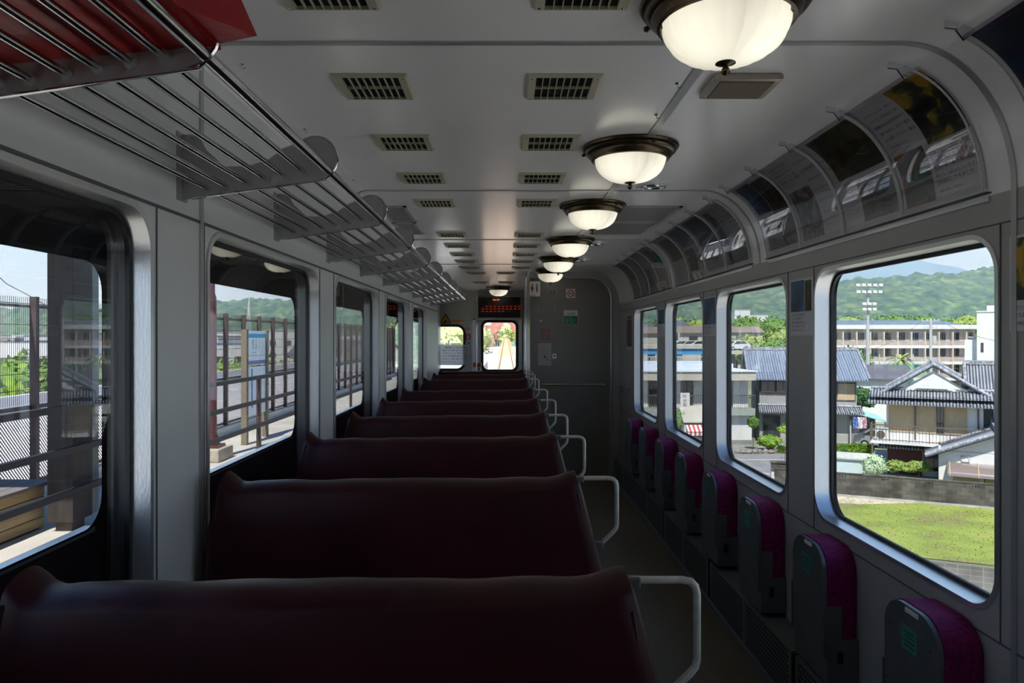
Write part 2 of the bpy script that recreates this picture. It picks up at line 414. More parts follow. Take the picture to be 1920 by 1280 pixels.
for idx, (a, b, c, d, r, cl) in enumerate(((lwx0, lwx1, lwz0, lwz1, .14, 'window_13'), (dwx0, dwx1, dwz0, dwz1, .1, 'window_14'))):
    root = bpy.data.objects.new(cl, None); COL.objects.link(root); struct(root); root.location = ((a+b)/2, YE, E+(c+d)/2)
    g = MB(); l1 = [(x, YE-.012, E+z) for x, z in rr_loop(a-.03, b+.03, c-.03, d+.03, r+.03)]; l2 = [(x, YE-.012, E+z) for x, z in rr_loop(a+.015, b-.015, c+.015, d-.015, r-.015)]
    l3 = [(x, YE+.06, E+z) for x, z in rr_loop(a+.015, b-.015, c+.015, d-.015, r-.015)]; l0 = [(x, YE, E+z) for x, z in rr_loop(a-.035, b+.035, c-.035, d+.035, r+.035)]
    g.strip(l1, l2); g.strip(l2, l3); g.strip(l0, l1); g.build('gasket', m_black, root, smooth=True)
    g = MB(); g.prism([(x, YE+.03, E+z) for x, z in rr_loop(a, b, c, d, r)], (0,0,0), (0,.005,0)); g.build('pane', m_gfront, root)
# vestibule left wall with door opening (light slit), saloon end return
mb = MB()
mb.box(XV-.03, XV, 9.36, 10.0, 0, E+HC); mb.box(XV-.03, XV, 12.6, YE, 0, E+HC); mb.box(XV-.03, XV, 9.9, 12.7, E+.25, E+HC); mb.box(XV-.03, XV, 9.9, 12.7, 0, E-.75)
mb.box(XV, XL, 9.36, 9.39, 0, E+HC)
struct(mb.build('wall_vestibule', m_walll))
d = thing('door_1', None, None, (XV, 11.3, 0)); struct(d)
for kk in ('label','category'):
    if kk in d: del d[kk]
mb = MB(); mb.box(XV-.02, XV-.005, 10.0, 12.6, E-.75, E-.7); mb.box(XV-.02, XV-.005, 11.25, 11.33, E-.75, E+.25); mb.build('door_frame', m_alu, d)
mb = MB(); mb.box(XV-.016, XV-.01, 10.0, 12.6, E-.7, E+.25); mb.build('pane', m_gside, d)
# front door leaf surround and chrome posts
def chrome_post(px, Y, r, label, z0=0, z1=HC+E):
    x = (px-VX)/F*Y; mb = MB(); mb.tube([(x, Y, z0), (x, Y, z1)], r, 10)
    t = thing('stanchion', label, 'pole', (x, Y, 0)); mb.build('pole', m_chrome, t, smooth=True)
    mb = MB(); mb.lathe([(r*2, 0), (r*2, .006), (r*1.1, .01)], (x, Y, z0), 14); mb.build('floor_flange', m_chrome, t, smooth=True)
    mb = MB(); mb.lathe([(r*1.1, -.01), (r*2, -.006), (r*2, 0)], (x, Y, z1), 14); mb.build('ceiling_flange', m_trim, t, smooth=True)
chrome_post(820, 9.5, .012, 'chrome stanchion at the left end of the saloon beside the doorway')
chrome_post(894, 12.9, .014, 'chrome stanchion left of the front door')
chrome_post(986, 9.34, .014, 'chrome stanchion at the corner of the grey partition')
mb = MB()  # door recess jambs and header
for px in (889, 976): mb.box(P(px-3,0,YE).x, P(px+3,0,YE).x, YE-.06, YE, 0, E+.36)
mb.box(P(886,0,YE).x, P(980,0,YE).x, YE-.06, YE, E+.34, E+.38)
struct(mb.build('trim_door_frame', m_alu))
# ring seams
for i, y in enumerate((2.09, 4.19, 6.29, 8.39)):
    mb = MB()
    pr = [(XL, -1.7), (XL, .4)] + prof + [(XR, .3), (XR, -1.7)]
    def inset(pp, d):
        out = []
        for j, (x, z) in enumerate(pp):
            cx, cz = .3, -.2
            a = Vector((pp[max(0,j-1)][0], pp[max(0,j-1)][1])); b = Vector((pp[min(len(pp)-1,j+1)][0], pp[min(len(pp)-1,j+1)][1]))
            t = (b-a).normalized(); n = Vector((t.y, -t.x)); out.append((x+n.x*d, z+n.y*d))
        return out
    p0, p1 = inset(pr, 0), inset(pr, .005)
    keep = lambda L: L
    # interrupted where windows are: only pillars, so clip to cove and wall segments
    def band(q0, q1, y0, y1):
        n = len(q0)
        mb.add([(x, y0, E+z) for x, z in q1]+[(x, y1, E+z) for x, z in q1]+[(x, y0, E+z) for x, z in q0]+[(x, y1, E+z) for x, z in q0],
               [(i, i+1, n+i+1, n+i) for i in range(n-1)]+[(i, i+1, 2*n+i+1, 2*n+i) for i in range(n-1)]+[(n+i, n+i+1, 3*n+i+1, 3*n+i) for i in range(n-1)])
    s0 = next(j for j in range(len(pr)) if pr[j] == prof[0])
    if y < 2.1: rng = range(0, len(pr)-0)
    else: rng = range(s0, len(pr)-2)
    idx = list(rng)
    if y < 2.1: idx = [j for j in idx]
    band([p0[j] for j in idx], [p1[j] for j in idx], y-.011, y+.011)
    if False: pass
    struct(mb.build('trim_%d' % (i+1), m_trim, smooth=True))
# longitudinal strip along the lamps, corner strip at the left, wall belts
mb = MB(); mb.box(.607, .637, YB, YP, E+HC-.006, E+HC-.001); struct(mb.build('trim_lamp_strip', m_trim))
mb = MB(); mb.box(-.862, -.855, YB, YP, E+HC-.0035, E+HC-.0005); struct(mb.build('trim_corner_seam', m_seam))
mb = MB(); mb.box(XL, XL+.004, YB, 9.3, E+.335, E+.343)
for i in range(5):
    a = WL[i][1]; b = WL[i+1][0]
    for y in (a+.04, b-.03): mb.box(XL, XL+.003, y-.002, y+.002, E-1.4, E+.335)
struct(mb.build('trim_left_belt', m_seam))
mb = MB(); mb.box(XR-.003, XR, YB, 9.3, E-.93, E-.925); mb.box(XR-.003, XR, YB, 9.3, E+.345, E+.349)
for i in range(5):
    a = WR[i][1]; b = WR[i+1][0]
    for y in (a+.02, b-.02): mb.box(XR-.003, XR, y-.002, y+.002, E-.925, E+.345)
struct(mb.build('trim_right_belt', m_seam))
# ================================================================ INTERIOR THINGS
# ---- ceiling lamps
m_bronze = M('aged_bronze', (.085,.062,.035), .32, .85, .5, var=.25, vscale=20)
def lamp_glow(name, c, st):
    m, t, b = new_mat(name)
    co = t.nodes.new('ShaderNodeTexCoord'); mp = t.nodes.new('ShaderNodeMapping'); t.links.new(co.outputs['Object'], mp.inputs[0])
    ds = []
    for off in ((.07,-.05,-.09), (-.07,-.05,-.09)):
        vm = t.nodes.new('ShaderNodeVectorMath'); vm.operation = 'DISTANCE'; vm.inputs[1].default_value = off
        t.links.new(mp.outputs[0], vm.inputs[0]); ds.append(vm)
    mn = t.nodes.new('ShaderNodeMath'); mn.operation = 'MINIMUM'; t.links.new(ds[0].outputs['Value'], mn.inputs[0]); t.links.new(ds[1].outputs['Value'], mn.inputs[1])
    mr = t.nodes.new('ShaderNodeMapRange'); mr.inputs['From Min'].default_value = .04; mr.inputs['From Max'].default_value = .16
    mr.inputs['To Min'].default_value = st*1.7; mr.inputs['To Max'].default_value = st*.62
    t.links.new(mn.outputs[0], mr.inputs[0])
    b.inputs['Base Color'].default_value = (.75,.74,.66,1); b.inputs['Roughness'].default_value = .25
    b.inputs['Emission Color'].default_value = (*c, 1); t.links.new(mr.outputs[0], b.inputs['Emission Strength'])
    return m
m_glow = lamp_glow('lit_opal_glass', (1.0, .93, .74), .27)
lab = ['bronze-rimmed bowl lamp nearest the camera, cut off by the top of the picture'] + ['%s bronze-rimmed glass bowl lamp from the camera in the row' % ORD[i] for i in range(1,5)] + ['farthest bowl lamp of the row, right in front of the grey partition', 'bowl lamp alone over the front door, in front of the red-lit fare display']
lamps = [(.566, y) for y in (1.83,3.24,4.645,6.25,7.7,9.07)] + [(-.13, 12.1)]
lr = thing('ceiling_lamp', lab[0], 'ceiling lamp', (lamps[0][0], lamps[0][1], E+HC), 0, 'round ceiling lamps')
mb = MB()
mb.lathe([(.05,0),(.216,0),(.219,-.006),(.214,-.014),(.205,-.016),(.207,-.024),(.20,-.032),(.189,-.036),(.186,-.046),(.178,-.054),(.174,-.062),(.166,-.064),(.163,-.05)], n=56)
mb.build('rim', m_bronze, lr, smooth=True, world=False)
bowl = [(.164*cos(t)**.82, -.054-.108*sin(t)) for t in [radians(89.5*k/16) for k in range(17)]]
mb = MB(); mb.lathe(bowl, n=144, mod=lambda a, i: 1-.05*abs(sin(a*10))**.6*min(1, (17-i)/5))
mb.build('glass_bowl', m_glow, lr, smooth=True, world=False, hardangle=radians(60))
mb = MB(); mb.lathe([(.002,-.156),(.024,-.159),(.026,-.163),(.012,-.167),(.006,-.172),(.010,-.177),(.012,-.184),(.008,-.191),(.002,-.194)], n=20)
mb.build('finial', m_bronze, lr, smooth=True, world=False)
for k in range(3):
    a = 2*pi*k/3+.5; mb = MB(); mb.lathe([(.006,-.020),(.009,-.022),(.009,-.03),(.004,-.034)], (.212*cos(a), .212*sin(a), 0), 10)
    mb.build('rim_knob', m_bronze, lr, smooth=True, world=False)
for i in range(1, 7): copy_tree(lr, (*lamps[i], E+HC), .35*i, lab[i])
# ---- ceiling vents
m_vent = M('olive_vent_plastic', (.42,.40,.29), .45)
def make_vent():
    t = thing('ceiling_vent', '', 'ceiling vent', (0,0,0), 0, 'ceiling vents')
    hx, hy = .127, .118
    mb = MB()
    o = [(-hx,-hy,0),(hx,-hy,0),(hx,hy,0),(-hx,hy,0)]; i1 = [(-hx+.008,-hy+.008,-.012),(hx-.008,-hy+.008,-.012),(hx-.008,hy-.008,-.012),(-hx+.008,hy-.008,-.012)]
    i2 = [(-hx+.032,-hy+.012,-.012),(hx-.032,-hy+.012,-.012),(hx-.032,hy-.012,-.012),(-hx+.032,hy-.012,-.012)]; i3 = [(x, y, 0) for x, y, z in i2]
    mb.strip(o, i1); mb.strip(i1, i2); mb.strip(i2, i3); mb.build('frame', m_vent, t, world=False)
    mb = MB(); ix = hx-.032
    for k in range(1, 8):
        x = -ix+2*ix*k/8; mb.box(x-.0012, x+.0012, -hy+.012, hy-.012, -.012, -.001)
    mb.box(-ix, ix, -.0015, .0015, -.011, -.001); mb.build('grille', m_vent, t, world=False)
    mb = MB(); mb.box(-ix, ix, -hy+.012, hy-.012, -.0015, -.0005); mb.build('backing', m_dark, t, world=False)
    for sx in (-1,1):
        for sy in (-1,1):
            mb = MB(); mb.lathe([(.004,-.012),(.004,-.0135),(.001,-.0145)], (sx*(hx-.018), sy*(hy-.02), 0), 8); mb.build('screw', m_chrome, t, world=False)
    return t
v0 = make_vent(); first = True
VY_ = [1.75,2.45,3.15,3.85,4.56,5.96,6.67,7.37,8.04,8.75,9.5,11.1]
for j, y in enumerate(VY_):
    for side, x in (('left', -.453 if y < 9 else -.40), ('right', .195 if y < 8.9 else 0.0)):
        lb = '%s slatted ceiling vent from the camera in the %s row' % (ORD[j], side)
        if j == 0: lb = 'slatted ceiling vent of the %s row cut by the top edge of the picture' % side
        if first: v0.location = (x, y, E+HC); v0['label'] = lb; first = False
        else: copy_tree(v0, (x, y, E+HC), 0, lb)
# ---- perforated ceiling grilles
m_perf = M('perforated_grey_panel', (.48,.48,.46), .35, .4)
def perf_sheet(mb, o, ux, uy, nx, ny, cx, cy, duty=(.55,.5)):
    """sheet with staggered rectangular holes; o corner, ux/uy unit vectors, cell size cx,cy"""
    o = Vector(o); ux = Vector(ux); uy = Vector(uy)
    for j in range(ny):
        sh = (j % 2)*.5
        y0 = j*cy; y1 = y0+cy*(1-duty[1]); y2 = (j+1)*cy
        def q(a, b, c, d):
            mb.add([o+ux*a+uy*c, o+ux*b+uy*c, o+ux*b+uy*d, o+ux*a+uy*d], [(0,1,2,3)])
        q(0, nx*cx, y0, y1)
        x = 0.0; prev = 0.0
        for i in range(nx):
            hx0 = (i+sh+.2)*cx; hx1 = hx0+cx*duty[0]
            if hx1 > nx*cx: break
            q(prev, hx0, y1, y2); prev = hx1
        q(prev, nx*cx, y1, y2)
def grille(x0, x1, y0, y1, lb):
    t = thing('ceiling_grille', lb, 'ceiling grille', ((x0+x1)/2, (y0+y1)/2, E+HC), 0, 'perforated ceiling grilles')
    z = E+HC; mb = MB()
    for a, b, c, d in ((x0,x1,y0,y0+.02),(x0,x1,y1-.02,y1),(x0,x0+.02,y0,y1),(x1-.02,x1,y0,y1)): mb.box(a,b,c,d,z-.01,z)
    mb.build('frame', m_perf, t)
    mb = MB(); nx = int((x1-x0-.04)/.024); ny = int((y1-y0-.04)/.026)
    perf_sheet(mb, (x0+.02, y0+.02, z-.008), (1,0,0), (0,1,0), nx, ny, (x1-x0-.04)/nx, (y1-y0-.04)/ny, (.6,.62)); mb.build('perforated_sheet', m_perf, t)
    mb = MB(); mb.box(x0+.015, x1-.015, y0+.015, y1-.015, z-.003, z-.001); mb.build('backing', m_dark, t)
    for sx in (x0+.03, x1-.03):
        mb = MB(); mb.lathe([(.006,-.01),(.009,-.014),(.004,-.02)], (sx, y0+.012, z), 8); mb.build('latch', m_chrome, t, smooth=True)
grille(.70,1.165,4.68,5.29,'nearer perforated ceiling grille right of the lamps'); grille(.70,1.14,5.33,5.92,'farther perforated ceiling grille right of the lamps')
grille(-.86,-.66,4.68,5.29,'nearer perforated ceiling grille left, partly behind the luggage rack'); grille(-.86,-.68,5.33,5.92,'farther perforated ceiling grille left, partly behind the luggage rack')
# ---- speaker and oval fittings on the ceiling
m_sp = M('speaker_housing', (.42,.38,.32), .4, .3); m_spg = M('speaker_cloth', (.20,.15,.11), .8, bump=.4, bscale=300)
t = thing('ceiling_speaker', 'square brown speaker on the ceiling below the nearest lamp', 'speaker', (.80,2.43,E+HC))
mb = MB(); mb.box(.685,.915,2.33,2.53,E+HC-.022,E+HC,.01); mb.build('housing', m_sp, t, smooth=True)
mb = MB(); mb.box(.71,.89,2.35,2.51,E+HC-.026,E+HC-.020,.002); mb.build('speaker_grille', m_spg, t)
ov = None
for k, (x, y, lb) in enumerate(((.84,4.05,'oval chrome fitting on the ceiling beside the second lamp'), (.82,6.55,'oval chrome fitting on the ceiling beside the fourth lamp'), (.84,7.9,'oval chrome fitting on the ceiling beside the fifth lamp'))):
    if ov is None:
        ov = thing('ceiling_fitting', lb, 'ceiling fitting', (x,y,E+HC), 0, 'oval ceiling fittings')
        mb = MB(); mb.box(-.09,.09,-.06,.06,-.006,0,.003); mb.build('base_plate', m_alu, ov, world=False)
        mb = MB(); mb.tube([(.065*cos(a), .04*sin(a), -.010) for a in [2*pi*i/20 for i in range(20)]], .006, 8, closed=True); mb.build('ring', m_chrome, ov, smooth=True, world=False)
    else: copy_tree(ov, (x,y,E+HC), 0, lb)
# ceiling screws/hooks left along the corner seam and along the lamp strip
hk = None; hl = []
for y in (1.56, 2.25, 2.95, 3.9, 4.2): hl.append((-.84, y, 'on the ceiling above the rack'))
for y in (2.42, 2.76, 3.78, 4.95): hl.append((.585, y, 'on the ceiling beside the lamp strip'))
for i, (x, y, wh) in enumerate(hl):
    kk = i if i < 5 else i-5
    lb = '%s tiny steel hook from the camera, %s' % (ORD[kk], wh)
    if hk is None:
        hk = thing('ceiling_hook', lb, 'hook', (x,y,E+HC), 0, 'small ceiling hooks')
        mb = MB(); mb.lathe([(.006,0),(.009,-.003),(.005,-.006)], n=10); mb.build('base', m_chrome, hk, smooth=True, world=False)
        mb = MB(); mb.tube([(0,0,-.004),(0,0,-.014),(.008,0,-.018),(.014,0,-.012)], .002, 6); mb.build('hook', m_chrome, hk, smooth=True, world=False)
    else: copy_tree(hk, (x,y,E+HC), 0, lb)
# ---- luggage rack
m_brk = M('cast_rack_bracket', (.40,.40,.39), .35, .5, bump=.3, bscale=30)
rk = thing('luggage_rack', 'long steel luggage rack of polished rods along the left wall', 'luggage rack', (XL, 4.5, E+.45))
BY = [1.155+.81*k for k in range(-2, 10)]
rods = [(-.8236,.412),(-.773,.419),(-.714,.428),(-.663,.438),(-.61,.446),(-.555,.456)]
for x, z in rods:
    mb = MB(); mb.tube([(x, y, E+z) for y in (BY[0]-.3, 2, 4, 6, BY[-1])], .0072, 10); mb.build('rod', m_rod, rk, smooth=True)
mb = MB(); mb.tube([(-.493, y, E+.462) for y in (BY[0]-.3, 2, 4, 6, BY[-1])], .0125, 12); mb.build('front_rail', m_rod, rk, smooth=True)
br = [(XL,.381),(-.87,.386)]+[(-.5,.437)]+[(-.528+.06*cos(a), .497+.06*sin(a)) for a in [radians(-80+18*k) for k in range(13)]]+[(-.62,.52),(-.66,.492),(-.72,.474),(-.78,.474),(-.83,.52),(-.85,.556),(-.875,.562),(XL,.562)]
for y in BY:
    mb = MB(); mb.prism([(x, y-.0025, E+z) for x, z in br], (0,0,0), (0,.005,0)); b_ = mb.build('bracket', m_brk, rk)
    mb = MB(); mb.box(XL, XL+.004, y-.03, y+.03, E+.378, E+.565); mb.build('wall_plate', m_brk, b_)
    mb = MB()
    edge = br[1:17]; mb.tube([(x, y, E+z) for x, z in edge], .0045, 6); mb.build('edge_bead', m_rod, b_, smooth=True)
    mb = MB()
    for x, z in rods: mb = MB(); mb.tube([(x, y-.012, E+z), (x, y+.012, E+z)], .0105, 10); mb.build('rod_socket', m_brk, b_, smooth=True)
# ---- red bag on the rack
m_red = M('red_plastic_bag', (.26,.003,.005), .38, 0, .35, var=.25, vscale=9, bump=.5, bscale=14)
mb = MB(); nx, ny = 18, 26; rnd = random.Random(3)
def bagp(u, v, top):
    x = -.87+.40*u; y = -.35+1.52*v
    zb = .432+.05*u*.7
    h = (.13+.05*noise.noise(Vector((x*7, y*5, 1)))+.04*noise.noise(Vector((x*17, y*13, 3))))*(max(0, 1-(2*u-1)**6))**.5*(max(0, 1-(2*v-1)**8))**.5
    if top: return (x+.02*noise.noise(Vector((x*9,y*9,5))), y, E+zb+.012+h+.03*u)
    return (x, y, E+zb+.008+.004*noise.noise(Vector((x*30,y*30,0))))
for top in (0,1):
    vs = [bagp(i/nx, j/ny, top) for j in range(ny+1) for i in range(nx+1)]
    mb.add(vs, [(j*(nx+1)+i, j*(nx+1)+i+1, (j+1)*(nx+1)+i+1, (j+1)*(nx+1)+i) for j in range(ny) for i in range(nx)])
ring = [(i, 0) for i in range(nx)]+[(nx, j) for j in range(ny)]+[(nx-i, ny) for i in range(nx)]+[(0, ny-j) for j in range(ny)]
mb.strip([bagp(i/nx, j/ny, 0) for i, j in ring], [bagp(i/nx, j/ny, 1) for i, j in ring])
# folded corner sticking out over the front rail
c = [(-.50,.98,.475),(-.40,1.14,.485),(-.445,1.20,.535),(-.45,1.08,.62),(-.50,.93,.64),(-.60,1.16,.50),(-.56,1.18,.60),(-.52,1.17,.475)]
c = [(x, y, E+z) for x, y, z in c]
mb.add(c, [(0,1,3,4),(1,2,3),(2,6,3),(2,5,6),(3,6,4),(0,7,1),(7,2,1),(7,5,2),(0,4,6,5),(0,5,7)])
rb = mb.build('plastic_bag', m_red); tag(rb, 'crumpled red plastic bag lying on the luggage rack at the top left', 'bag')
rb.location = (0,0,0)
# ---- seats
m_vinyl = M('maroon_vinyl', (.036,.0045,.0065), .42, 0, .25, var=.25, vscale=5, bump=.12, bscale=9)
m_vpipe = M('maroon_piping', (.035,.008,.012), .3)
m_seatgrey = M('seat_frame_grey', (.12,.12,.12), .45, .4)
m_handle = M('worn_cream_handle', (.48,.46,.40), .35, .2, var=.15, vscale=40)
def seat_proto():
    t = thing('bench_seat', '', 'train seat', (0,0,0), 0, 'maroon bench seats')
    N = 48; topz = E-.415; TH = .11
    def ztop(u):
        z = -.002
        z += (.027 if u < .010 else .027*math.exp(-((u-.010)/.022)**2)) - .006*math.exp(-((u-.062)/.026)**2)
        z += .018*math.exp(-((u-.985)/.045)**2) + .010*u**3
        z -= .03*max(0, (.008-u)/.008)**2 + .03*max(0, (u-.992)/.008)**2
        return z
    vs = []; fs = []; R = 26
    for i in range(N+1):
        u = .5-.5*cos(pi*i/N) if False else i/N
        u = (i/N)
        # denser near the ends
        u = u + .06*sin(2*pi*u)*-1*.9
        u = min(1, max(0, u))
        e = min(1, .45+.55*(min(u, 1-u)/.02)**.6) if min(u,1-u) < .02 else 1
        zt = topz+ztop(u)
        hx = []
        # loop: back face bottom -> top (round) -> front face -> bottom
        zb = .47
        pts = []
        for k in range(9): pts.append((-TH/2, zb+(zt-.03-zb)*k/8))
        for k in range(1, 8):
            a = pi*k/8; pts.append((-TH/2*cos(a), zt-.03+.03*sin(a)))
        for k in range(9): pts.append((TH/2, zt-.03-(zt-.03-zb)*k/8))
        pts.append((0, zb-.01))
        for (y, z) in pts:
            dz = zt-z
            lx = -.83-.075*min(1, dz/.30)**1.0*(1 if dz < .3 else 1); rx = .215+.085*min(1, dz/.33)
            lx = max(lx, -.875)
            x = lx+(rx-lx)*u
            lean = .13*dz
            yy = y*e*(1+.35*min(1, dz/.5)) - .012*sin(pi*u)*(1 if y < 0 else 0) + lean*0
            vs.append((x, yy+.06*dz*0 - (0), z+.004*noise.noise(Vector((x*9, z*9, 0)))))
    n = len(pts)
    for i in range(N):
        for k in range(n): fs.append((i*n+k, (i+1)*n+k, (i+1)*n+(k+1)%n, i*n+(k+1)%n))
    fs.append(tuple(range(n))); fs.append(tuple(N*n+k for k in range(n-1,-1,-1)))
    mb = MB(); mb.add(vs, fs); bk = mb.build('backrest', m_vinyl, t, smooth=True, world=False)
    mb = MB()
    for y in (-TH/2-.001, TH/2+.001):
        mb.tube([(.205+.083*min(1, k*.3/.33/8*1.1), y*(1+.35*min(1,k*.05)), topz-.03-.07*k) for k in range(11)], .0035, 6)
        mb.tube([(-.82-.04*min(1, k/5), y*(1+.35*min(1,k*.05)), topz-.02-.07*k) for k in range(11)], .0035, 6)
    mb.tube([(-.85+1.12*k/12, -TH/2*1.2, topz-.335) for k in range(13)], .003, 6)
    mb.build('piping', m_vpipe, bk, smooth=True, world=False)
    mb = MB(); mb.box(-.86, .27, .05, .50, .36, .475, .03); mb.build('seat_cushion', m_vinyl, t, smooth=True, world=False)
    mb = MB(); mb.box(-.84, .25, .0, .46, .30, .36); mb.build('seat_frame', m_seatgrey, t, world=False)
    mb = MB(); mb.box(-.02, .03, .08, .40, 0, .30); mb.build('leg', m_seatgrey, t, world=False)
    mb = MB(); mb.box(-.70, -.65, .08, .40, 0, .30); mb.build('leg', m_seatgrey, t, world=False)
    mb = MB(); z0 = E-.412
    pts = [(.19,.0,z0-.004),(.215,.0,z0),(.30,0,z0),(.314,0,z0-.003),(.322,0,z0-.011),(.325,0,z0-.024),(.325,0,z0-.135),(.322,0,z0-.148),(.312,0,z0-.160),(.270,0,z0-.200)]
    mb.tube(pts, .0068, 10); mb.build('handle', m_handle, t, smooth=True, world=False)
    mb = MB(); mb.box(.205,.228,-.010,.010,z0-.012,z0+.006,.003); mb.build('handle_mount', m_seatgrey, t, world=False); mb = MB(); mb.box(.255,.285,-.012,.012,z0-.21,z0-.185,.004); mb.build('handle_mount', m_seatgrey, t, world=False)
    return t
sp0 = seat_proto(); SY = [1.208, 2.083, 2.95, 3.78, 4.68, 5.63, 7.07, 8.0, 8.76]
for i, y in enumerate(SY):
    lb = '%s maroon vinyl bench seat from the camera, seen from behind' % ORD[i]
    if i == 0: lb = 'maroon vinyl bench seat nearest the camera, filling the bottom of the picture'
    if i == 8: lb = 'farthest maroon vinyl bench seat, closest to the front door'
    if i == 0: sp0.location = (0, y, 0); sp0['label'] = lb
    else: copy_tree(sp0, (0, y, 0), 0, lb)
# ---- fold-down wall seats on the right
m_mag = M('magenta_moquette', (.22,.009,.10), .72, 0, .3, var=.3, vscale=70, bump=.6, bscale=110)
m_shell = M('grey_seat_shell', (.15,.155,.155), .38, .3, var=.08, vscale=9)
m_teal = M('teal_sticker', (.06,.26,.21), .5); m_stk = M('sticker_print', (.03,.09,.08), .5)
def jump_proto():
    t = thing('folding_seat', '', 'folding seat', (XR, 0, 0), 0, 'folding wall seats')
    W = .165; z0 = E-1.385; z1 = E-.90
    def outline(w, top, bot, r, n=10):
        out = [(-w, bot), (w, bot)]
        out += [(w-r+r*cos(a), top-r+r*sin(a)) for a in [radians(90*k/n) for k in range(n+1)]]
        out += [(-w+r-r*sin(a), top-r+r*cos(a)) for a in [radians(90*k/n) for k in range(n+1)]]
        return out
    mb = MB(); o1 = outline(W, z1, z0+.10, .11)
    o2 = outline(W-.012, z1-.012, z0+.11, .10)
    mb.strip([(-.128, y, z) for y, z in o1], [(-.02, y, z) for y, z in o1]); mb.strip([(-.02, y, z) for y, z in o1], [(-.001, y, z) for y, z in o2])
    n = len(o1); mb.add([(-.128, y, z) for y, z in o1], [tuple(range(n))]); mb.add([(-.001, y, z) for y, z in o2], [tuple(range(n))])
    mb.build('cushion', m_mag, t, smooth=True, world=False)
    o3 = outline(W-.004, z1-.003, z0+.02, .11)
    mb = MB(); mb.prism([(-.146, y, z) for y, z in o3], (0,0,0), (.016,0,0)); sh = mb.build('seat_shell', m_shell, t, world=False)
    mb = MB(); mb.box(-.150,-.146,-.050,.025,z1-.026,z1-.010,.0015); mb.build('finger_pull', m_white, sh, world=False)
    mb = MB(); mb.box(-.1475,-.146,-.040,.050,z1-.155,z1-.075); st = mb.build('sticker', m_teal, sh, world=False)
    mb = MB()
    for q in range(4): mb.box(-.1482,-.1474,-.03,.04-.012*(q%2),z1-.095-.015*q,z1-.089-.015*q)
    mb.build('sticker_print', m_stk, st, world=False)
    for yy, zz in ((-.12,z1-.10),(.12,z1-.10),(-.14,z1-.30),(.14,z1-.30)):
        mb = MB(); mb.tube([(-.149,yy,zz),(-.145,yy,zz)], .006, 8); mb.build('screw', m_chrome, sh, world=False)
    for s in (-1,1):
        mb = MB(); mb.box(-.150,-.07,s*W-.006*(s<0),s*W+.006*(s>0),z0+.02,z0+.24,.003); mb.build('hinge_arm', m_shell, t, world=False)
    mb = MB(); mb.box(-.135,-.001,-W-.01,W+.01,z0-.09,z0+.10,.004); mo = mb.build('mounting_box', m_shell, t, world=False)
    mb = MB(); mb.box(-.09,-.07,-W-.014,-W-.009,z0+.0,z0+.05); mb.build('latch', m_black, mo, world=False)
    return t
j0 = jump_proto()
JY = [2.408+.781*k for k in range(8)]
JY[0] -= .03
for i, y in enumerate(JY):
    lb = '%s folded magenta wall seat with grey shell from the camera, on the right wall' % ORD[i]
    if i == 0: lb = 'nearest folded magenta wall seat, at the bottom right under the big window'
    if i == 7: lb = 'farthest folded magenta wall seat, next to the grey partition'
    if i == 0: j0.location = (XR, y, 0); j0['label'] = lb
    else: copy_tree(j0, (XR, y, 0), 0, lb)
# ---- heater covers
m_cov = M('heater_cover_grey', (.17,.17,.165), .4, .3)
def cover(y0, y1, lb, proto=None):
    t = thing('heater_cover', lb, 'heater cover', (XR, (y0+y1)/2, 0), 0, 'perforated heater covers along the right wall'); L = (y1-y0)/2
    mb = MB(); mb.box(-.135,-.001,-L,L,.285,.30); mb.box(-.135,-.001,-L,L,0,.04); mb.box(-.135,-.128,-L,-L+.03,.04,.285); mb.box(-.135,-.128,L-.03,L,.04,.285); mb.box(-.135,-.128,-.02,.02,.04,.285)
    mb.build('casing', m_cov, t, world=False)
    for s in (0,1):
        mb = MB(); a = -L+.03 if s == 0 else .02; wd = L-.05
        nx = int(wd/.026); perf_sheet(mb, (-.134, a, .04), (0,1,0), (0,0,1), nx, 10, wd/nx, .0245, (.62,.6)); mb.build('perforated_sheet', m_cov, t, world=False)
    mb = MB(); mb.box(-.122,-.118,-L+.01,L-.01,.04,.285); mb.build('backing', m_dark, t, world=False)
    return t
c0 = cover(.6, 1.95, 'perforated grey heater cover under the first window, at the bottom right corner')
for k in range(1, 6):
    y = 1.275+1.40*k
    copy_tree(c0, (XR, y, 0), 0, '%s perforated grey heater cover from the camera, below the folding seats' % ORD[k])
mb = MB(); mb.box(XR-.155, XR-.136, .2, YP, 0, .05); struct(mb.build('baseboard_right', m_cov))
